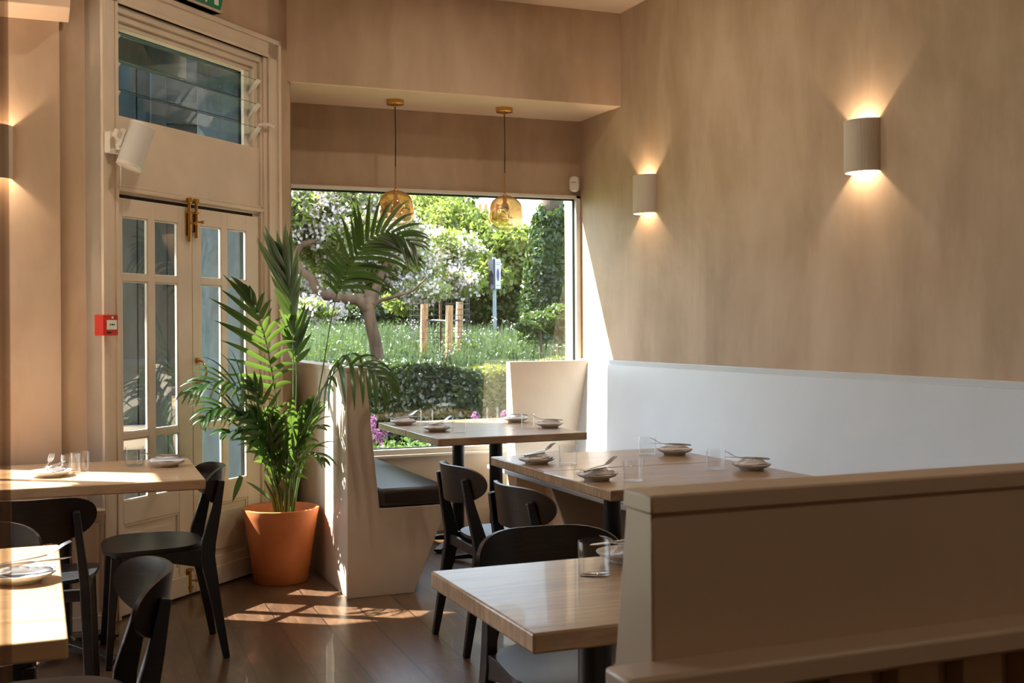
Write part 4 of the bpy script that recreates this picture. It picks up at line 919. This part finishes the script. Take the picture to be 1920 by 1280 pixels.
# blossoming cherry tree
ct = thing('cherry_tree', 'blossoming cherry tree with a bent limb, left in the garden', 'tree', at(712, 690, 11.0)); o0 = ct.location.copy()
A = lambda a, b, d: at(a, b, d) - o0
tb = MB().tube([A(713, 720, 11), A(711, 685, 11), A(703, 640, 11), A(694, 600, 11), A(690, 570, 11), A(694, 545, 11.1)], [.066, .062, .058, .058, .062, .05], 12)
tb.tube([A(692, 580, 11), A(672, 562, 11), A(640, 560, 11), A(607, 553, 11), A(592, 540, 11), A(585, 522, 11), A(562, 505, 11), A(552, 480, 11), A(566, 458, 11), A(592, 452, 11)], [.065, .055, .05, .048, .048, .044, .04, .036, .032, .02], 10)
tb.tube([A(694, 572, 11), A(705, 545, 11.1), A(712, 520, 11.2), A(724, 495, 11.3), A(735, 460, 11.4)], [.055, .045, .04, .03, .015], 8)
tb.tube([A(696, 575, 11), A(715, 562, 11), A(745, 555, 10.9), A(775, 545, 10.9), A(800, 520, 10.8)], [.03, .02, .014, .010, .006], 8)
tb.tube([A(562, 505, 11), A(545, 512, 11), A(520, 500, 11)], [.03, .025, .015], 8).tube([A(552, 480, 11), A(545, 460, 11), A(548, 440, 11)], [.025, .02, .01], 8)
obj('trunk', tb, BARK, ct)
cc, cr_ = [], []
for (a, b, d, rx, rz_) in ((575, 395, 11.2, .40, .30), (640, 380, 11.4, .42, .28), (700, 400, 11.6, .42, .26), (600, 445, 11.5, .38, .20), (675, 440, 11.2, .40, .24), (560, 540, 11.4, .16, .10), (640, 495, 11.6, .35, .18), (735, 450, 11.6, .40, .24), (700, 520, 11.6, .32, .18), (770, 500, 11.5, .34, .22), (560, 455, 11.6, .26, .22), (790, 545, 11.3, .30, .12), (655, 530, 11.8, .3, .10), (610, 585, 10.9, .14, .05), (575, 570, 10.8, .16, .05), (840, 470, 12.2, .40, .24), (860, 530, 12.0, .3, .14), (520, 400, 11.2, .4, .5)):
    q = A(a, b, d); cc.append(tuple(q)); cr_.append((rx, .35, rz_))
pp, dd = blobs(22000, cc, cr_, .2); leaves('foliage', pp, dd, .036, G_YL, ct, .42)
k = 900; cl, _ = blobs(k, cc, cr_, .3); ix = rg.integers(0, k, 25000); pp = cl[ix] + rg.normal(size=(25000, 3)) * .040
leaves('blossom', pp, rg.normal(size=(25000, 3)), .020, G_BL, ct, .9)

# trees behind
def tree(label, spots, n, size, m, base_px, h_, trunk_r=.12, D0=None, asp=.6, shell=.35, cat='tree', wood=BARKD):
    q = at(*base_px); t = thing('tree', label, cat, q); o_ = t.location.copy(); cs = [tuple(at(a, b, d) - o_) for a, b, d, *_ in spots]; rs = [(r1, max(r1, r2) * .8, r2) for *_, r1, r2 in spots]
    pp, dd = blobs(n, cs, rs, shell); leaves('foliage', pp, dd, size, m, t, asp)
    top = Vector(cs[0]); obj('trunk', MB().tube([(0, 0, -.4), tuple(top * .5), tuple(top)], [trunk_r, trunk_r * .8, trunk_r * .4], 8), wood, t)
    return t
tree('yellow-green leafy tree behind the tree guard', [(845, 440, 19, .55, .6), (900, 480, 19, 1.0, .6), (800, 420, 20, 1.0, .7), (950, 470, 19, .8, .5), (870, 520, 18.5, .9, .4), (900, 420, 20, .5, .25), (820, 500, 19, .8, .4), (780, 560, 19, .6, .3), (970, 480, 19, .6, .5)], 26000, .052, G_YL, (870, 620, 19), 4)
tree('dark evergreen shrub behind the meadow, left of the sign post', [(850, 560, 20, 1.1, .5), (770, 570, 20.5, 1.0, .4), (700, 580, 21, 1.2, .35), (620, 585, 21, 1.2, .3), (560, 590, 21, 1.0, .3), (950, 575, 20, .8, .35), (900, 555, 20.5, .9, .5)], 22000, .055, G_DK, (800, 615, 20), 3)
tree('mid green shrub around the sign post', [(880, 530, 18.8, .6, .5), (960, 540, 19.5, .7, .5), (980, 580, 19, .5, .3), (900, 580, 18.9, .5, .2)], 13000, .045, G_MD, (940, 620, 19.2), 3)
tree('dense green tree high behind the cherry', [(800, 370, 26, 1.2, .6), (740, 360, 26, 1.3, .6), (835, 400, 27, .8, .4), (660, 350, 27, 1.6, .6), (590, 340, 27, 1.6, .9), (560, 450, 27, 1.8, 1.1), (700, 470, 27, 2.2, 1.0), (640, 540, 27, 2.4, .6), (830, 500, 27, 1.6, .8), (900, 550, 27, 1.8, .5)], 34000, .085, G_MD, (740, 615, 26), 5, .25)
tree('copper-leaved tree at the top left behind the cherry', [(575, 385, 15, .40, .28), (595, 365, 15, .3, .2), (555, 410, 15, .3, .2)], 3500, .04, G_RD, (560, 640, 15), 3, .05)
tree('sunlit shrub right of the ivy trunk', [(1068, 470, 17, .35, .5), (1066, 540, 17, .3, .4), (1062, 585, 17, .3, .3)], 5000, .04, G_YL, (1068, 625, 17), 2, .04)
tree('leafy bush at the foot of the ivy trunk', [(1010, 600, 12.6, .22, .10), (1045, 600, 12.8, .2, .18), (990, 612, 12.4, .15, .06)], 4200, .026, G_MD, (1015, 640, 12.6), 1, .02)
# ivy clad trunk
it = thing('ivy_tree_trunk', 'thick leaning tree trunk wrapped in dark ivy, right in the garden', 'tree', at(1015, 630, 14)); o0 = it.location.copy()
path = [at(1018, 640, 14), at(1018, 560, 14), at(1022, 480, 14), at(1030, 420, 14), at(1037, 370, 14), at(1040, 320, 14), at(1050, 240, 14)]; rad = [.23, .20, .17, .145, .13, .15, .18]
obj('trunk', MB().tube([p_ - o0 for p_ in path], rad, 16), BARKD, it)
n = 13000; t_ = np.clip(rg.random(n) ** 1.2 * 3.15 + rg.normal(size=n) * .25, 0, 3.95); i0 = np.floor(t_).astype(int); fr = (t_ - i0)[:, None]; P0 = np.array([tuple(p_ - o0) for p_ in path]); c_ = P0[i0] * (1 - fr) + P0[i0 + 1] * fr
rr = np.array(rad)[i0] * (1 - fr[:, 0]) + np.array(rad)[i0 + 1] * fr[:, 0] + rg.random(n) * .07; an = rg.uniform(0, 2 * PI, n); d_ = np.stack([np.cos(an), np.sin(an), np.zeros(n)], 1)
leaves('ivy', c_ + d_ * rr[:, None], d_, .030, G_IV, it, .85, 1, .4)
# staked sapling with mesh guard
WOODP = mat('stake_wood', lin(196, 150, 106), .8); base(WOODP, ramp(WOODP, noise(WOODP, coords(WOODP, (6, 6, 1)), 8, 4), [(.3, lin(170, 124, 84)), (.7, lin(210, 166, 122))]))
for (a, t0_, b0_, d, r_, lab) in ((795, 568, 665, 13.2, .045, 'left wooden stake of the tree guard'), (842, 572, 652, 13.0, .042, 'middle wooden stake of the tree guard'), (861, 566, 640, 13.9, .045, 'right rear wooden stake of the tree guard')):
    q = at(a - 2, b0_ + 14, d); tp = at(a + 1, t0_, d); s_ = obj('wooden_stake', MB().tube([(0, 0, -.2), tuple(tp - q)], [r_, r_ * .95], 12), WOODP, loc=q); tag(s_, lab, 'stake', 'tree stakes')
mg = MB(); q0 = at(825, 640, 13.3)
for k in range(15):
    an = 2 * PI * k / 15; mg.tube([q0 + Vector((.34 * math.cos(an), .34 * math.sin(an), -.1)), q0 + Vector((.34 * math.cos(an), .34 * math.sin(an), .52))], .003, 4)
for k in range(8):
    z = .04 + k * .065; mg.tube([q0 + Vector((.34 * math.cos(2 * PI * j / 24), .34 * math.sin(2 * PI * j / 24), z)) for j in range(25)], .003, 4)
tag(obj('mesh_guard', mg, IRON), 'dark wire mesh guard around the young tree', 'tree guard')
st = thing('young_tree', 'thin young tree held between the stakes', 'tree', at(826, 650, 13.3)); obj('trunk', MB().tube([(0, 0, -.1), (0, 0, .9), (.02, 0, 1.5)], [.018, .014, .006], 8), BARK, st)
obj('tie', MB().tube([at(795, 600, 13.2) - st.location, at(842, 602, 13.0) - st.location, at(861, 600, 13.9) - st.location], .012, 6), IRON, st)
# parking sign
ps = thing('street_sign', 'narrow parking sign on a grey pole beyond the meadow', 'sign', at(928, 612, 18)); q = ps.location.copy()
obj('pole', MB().tube([(0, 0, -.3), tuple(at(926, 482, 18) - q)], .030, 12), mat('galvanised', lin(150, 156, 164), .5, .4), ps)
sgn = at(928, 515, 18) - q
MS = Matrix.Translation(sgn) @ Matrix.Rotation(R(20), 4, 'Z')
obj('sign_plate', MB().box(-.045, .075, -.052, -.044, -.22, .24, MS), mat('sign_plate_white', lin(214, 214, 220), .5), ps, bev=.004)
obj('sign_box', MB().box(-.085, -.045, -.060, .05, -.22, .24, MS), mat('sign_box_dark', lin(44, 44, 62), .5), ps)
obj('sign_emblem', MB().add([MS @ Vector((.015 + .030 * math.cos(2 * PI * k / 20), -.0535, .0 + .10 * math.sin(2 * PI * k / 20))) for k in range(20)], [tuple(range(20))]), mat('emblem_purple', lin(92, 76, 128), .5), ps)
obj('sign_lines', MB().box(-.025, .055, -.0535, -.0525, .15, .162, MS).box(-.025, .055, -.0535, -.0525, .18, .192, MS).box(-.025, .055, -.0535, -.0525, -.17, -.158, MS), mat('sign_text_grey', lin(120, 120, 130), .6), ps)
# terraced building with chimney pots
bl = thing('terraced_house', 'pale stone houses with slate roof far behind the trees', 'building', at(980, 600, 46)); q = bl.location.copy()
STN = mat('pale_sandstone', lin(206, 192, 172), .9); base(STN, ramp(STN, noise(STN, coords(STN), 1.2, 5), [(.3, lin(186, 170, 150)), (.7, lin(216, 204, 186))])); SLATE = mat('slate_roof', lin(128, 130, 134), .8)
x0, x1 = -7.0, 9.0; ztop = at(1000, 425, 46).z - q.z; zr = at(1000, 392, 46).z - q.z
obj('wall', B(x0, x1, 0, 6, -1.5, ztop), STN, bl)
obj('roof', MB().prism([(-.3, ztop), (3, zr), (6.3, ztop)], x0 - .2, x1 + .2, 'x'), SLATE, bl)
GLS = mat('dark_window_glass', lin(90, 104, 112), .2)
for xx in np.arange(x0 + 1.2, x1 - 1, 2.3):
    for zz in (1.0, 2.4):
        w_ = obj('window', B(xx, xx + .9, -.06, .05, zz - .1, zz + .95), SIGNW, bl); obj('pane', B(xx + .08, xx + .82, -.08, -.055, zz - .02, zz + .87), GLS, w_)
for (xx, wd_) in ((-1.6, 2.1), (4.0, 1.2)):
    cst = obj('chimney_stack', B(xx, xx + wd_, 2.5, 3.3, zr - .6, zr + .12), STN, bl)
    k = int(wd_ / .26)
    for j in range(k): obj('chimney_pot', MB().lathe([(0, 0), (.085, 0), (.07, .34), (.085, .36), (0, .36)], 10, (xx + .14 + j * .26, 2.9, zr + .12)), mat('pot_clay_%d_%d' % (int(xx * 10), j), lin(196, 116 + 10 * (j % 2), 84), .8) if j < 3 else MATS['pot_clay_%d_1' % int(xx * 10)], cst)
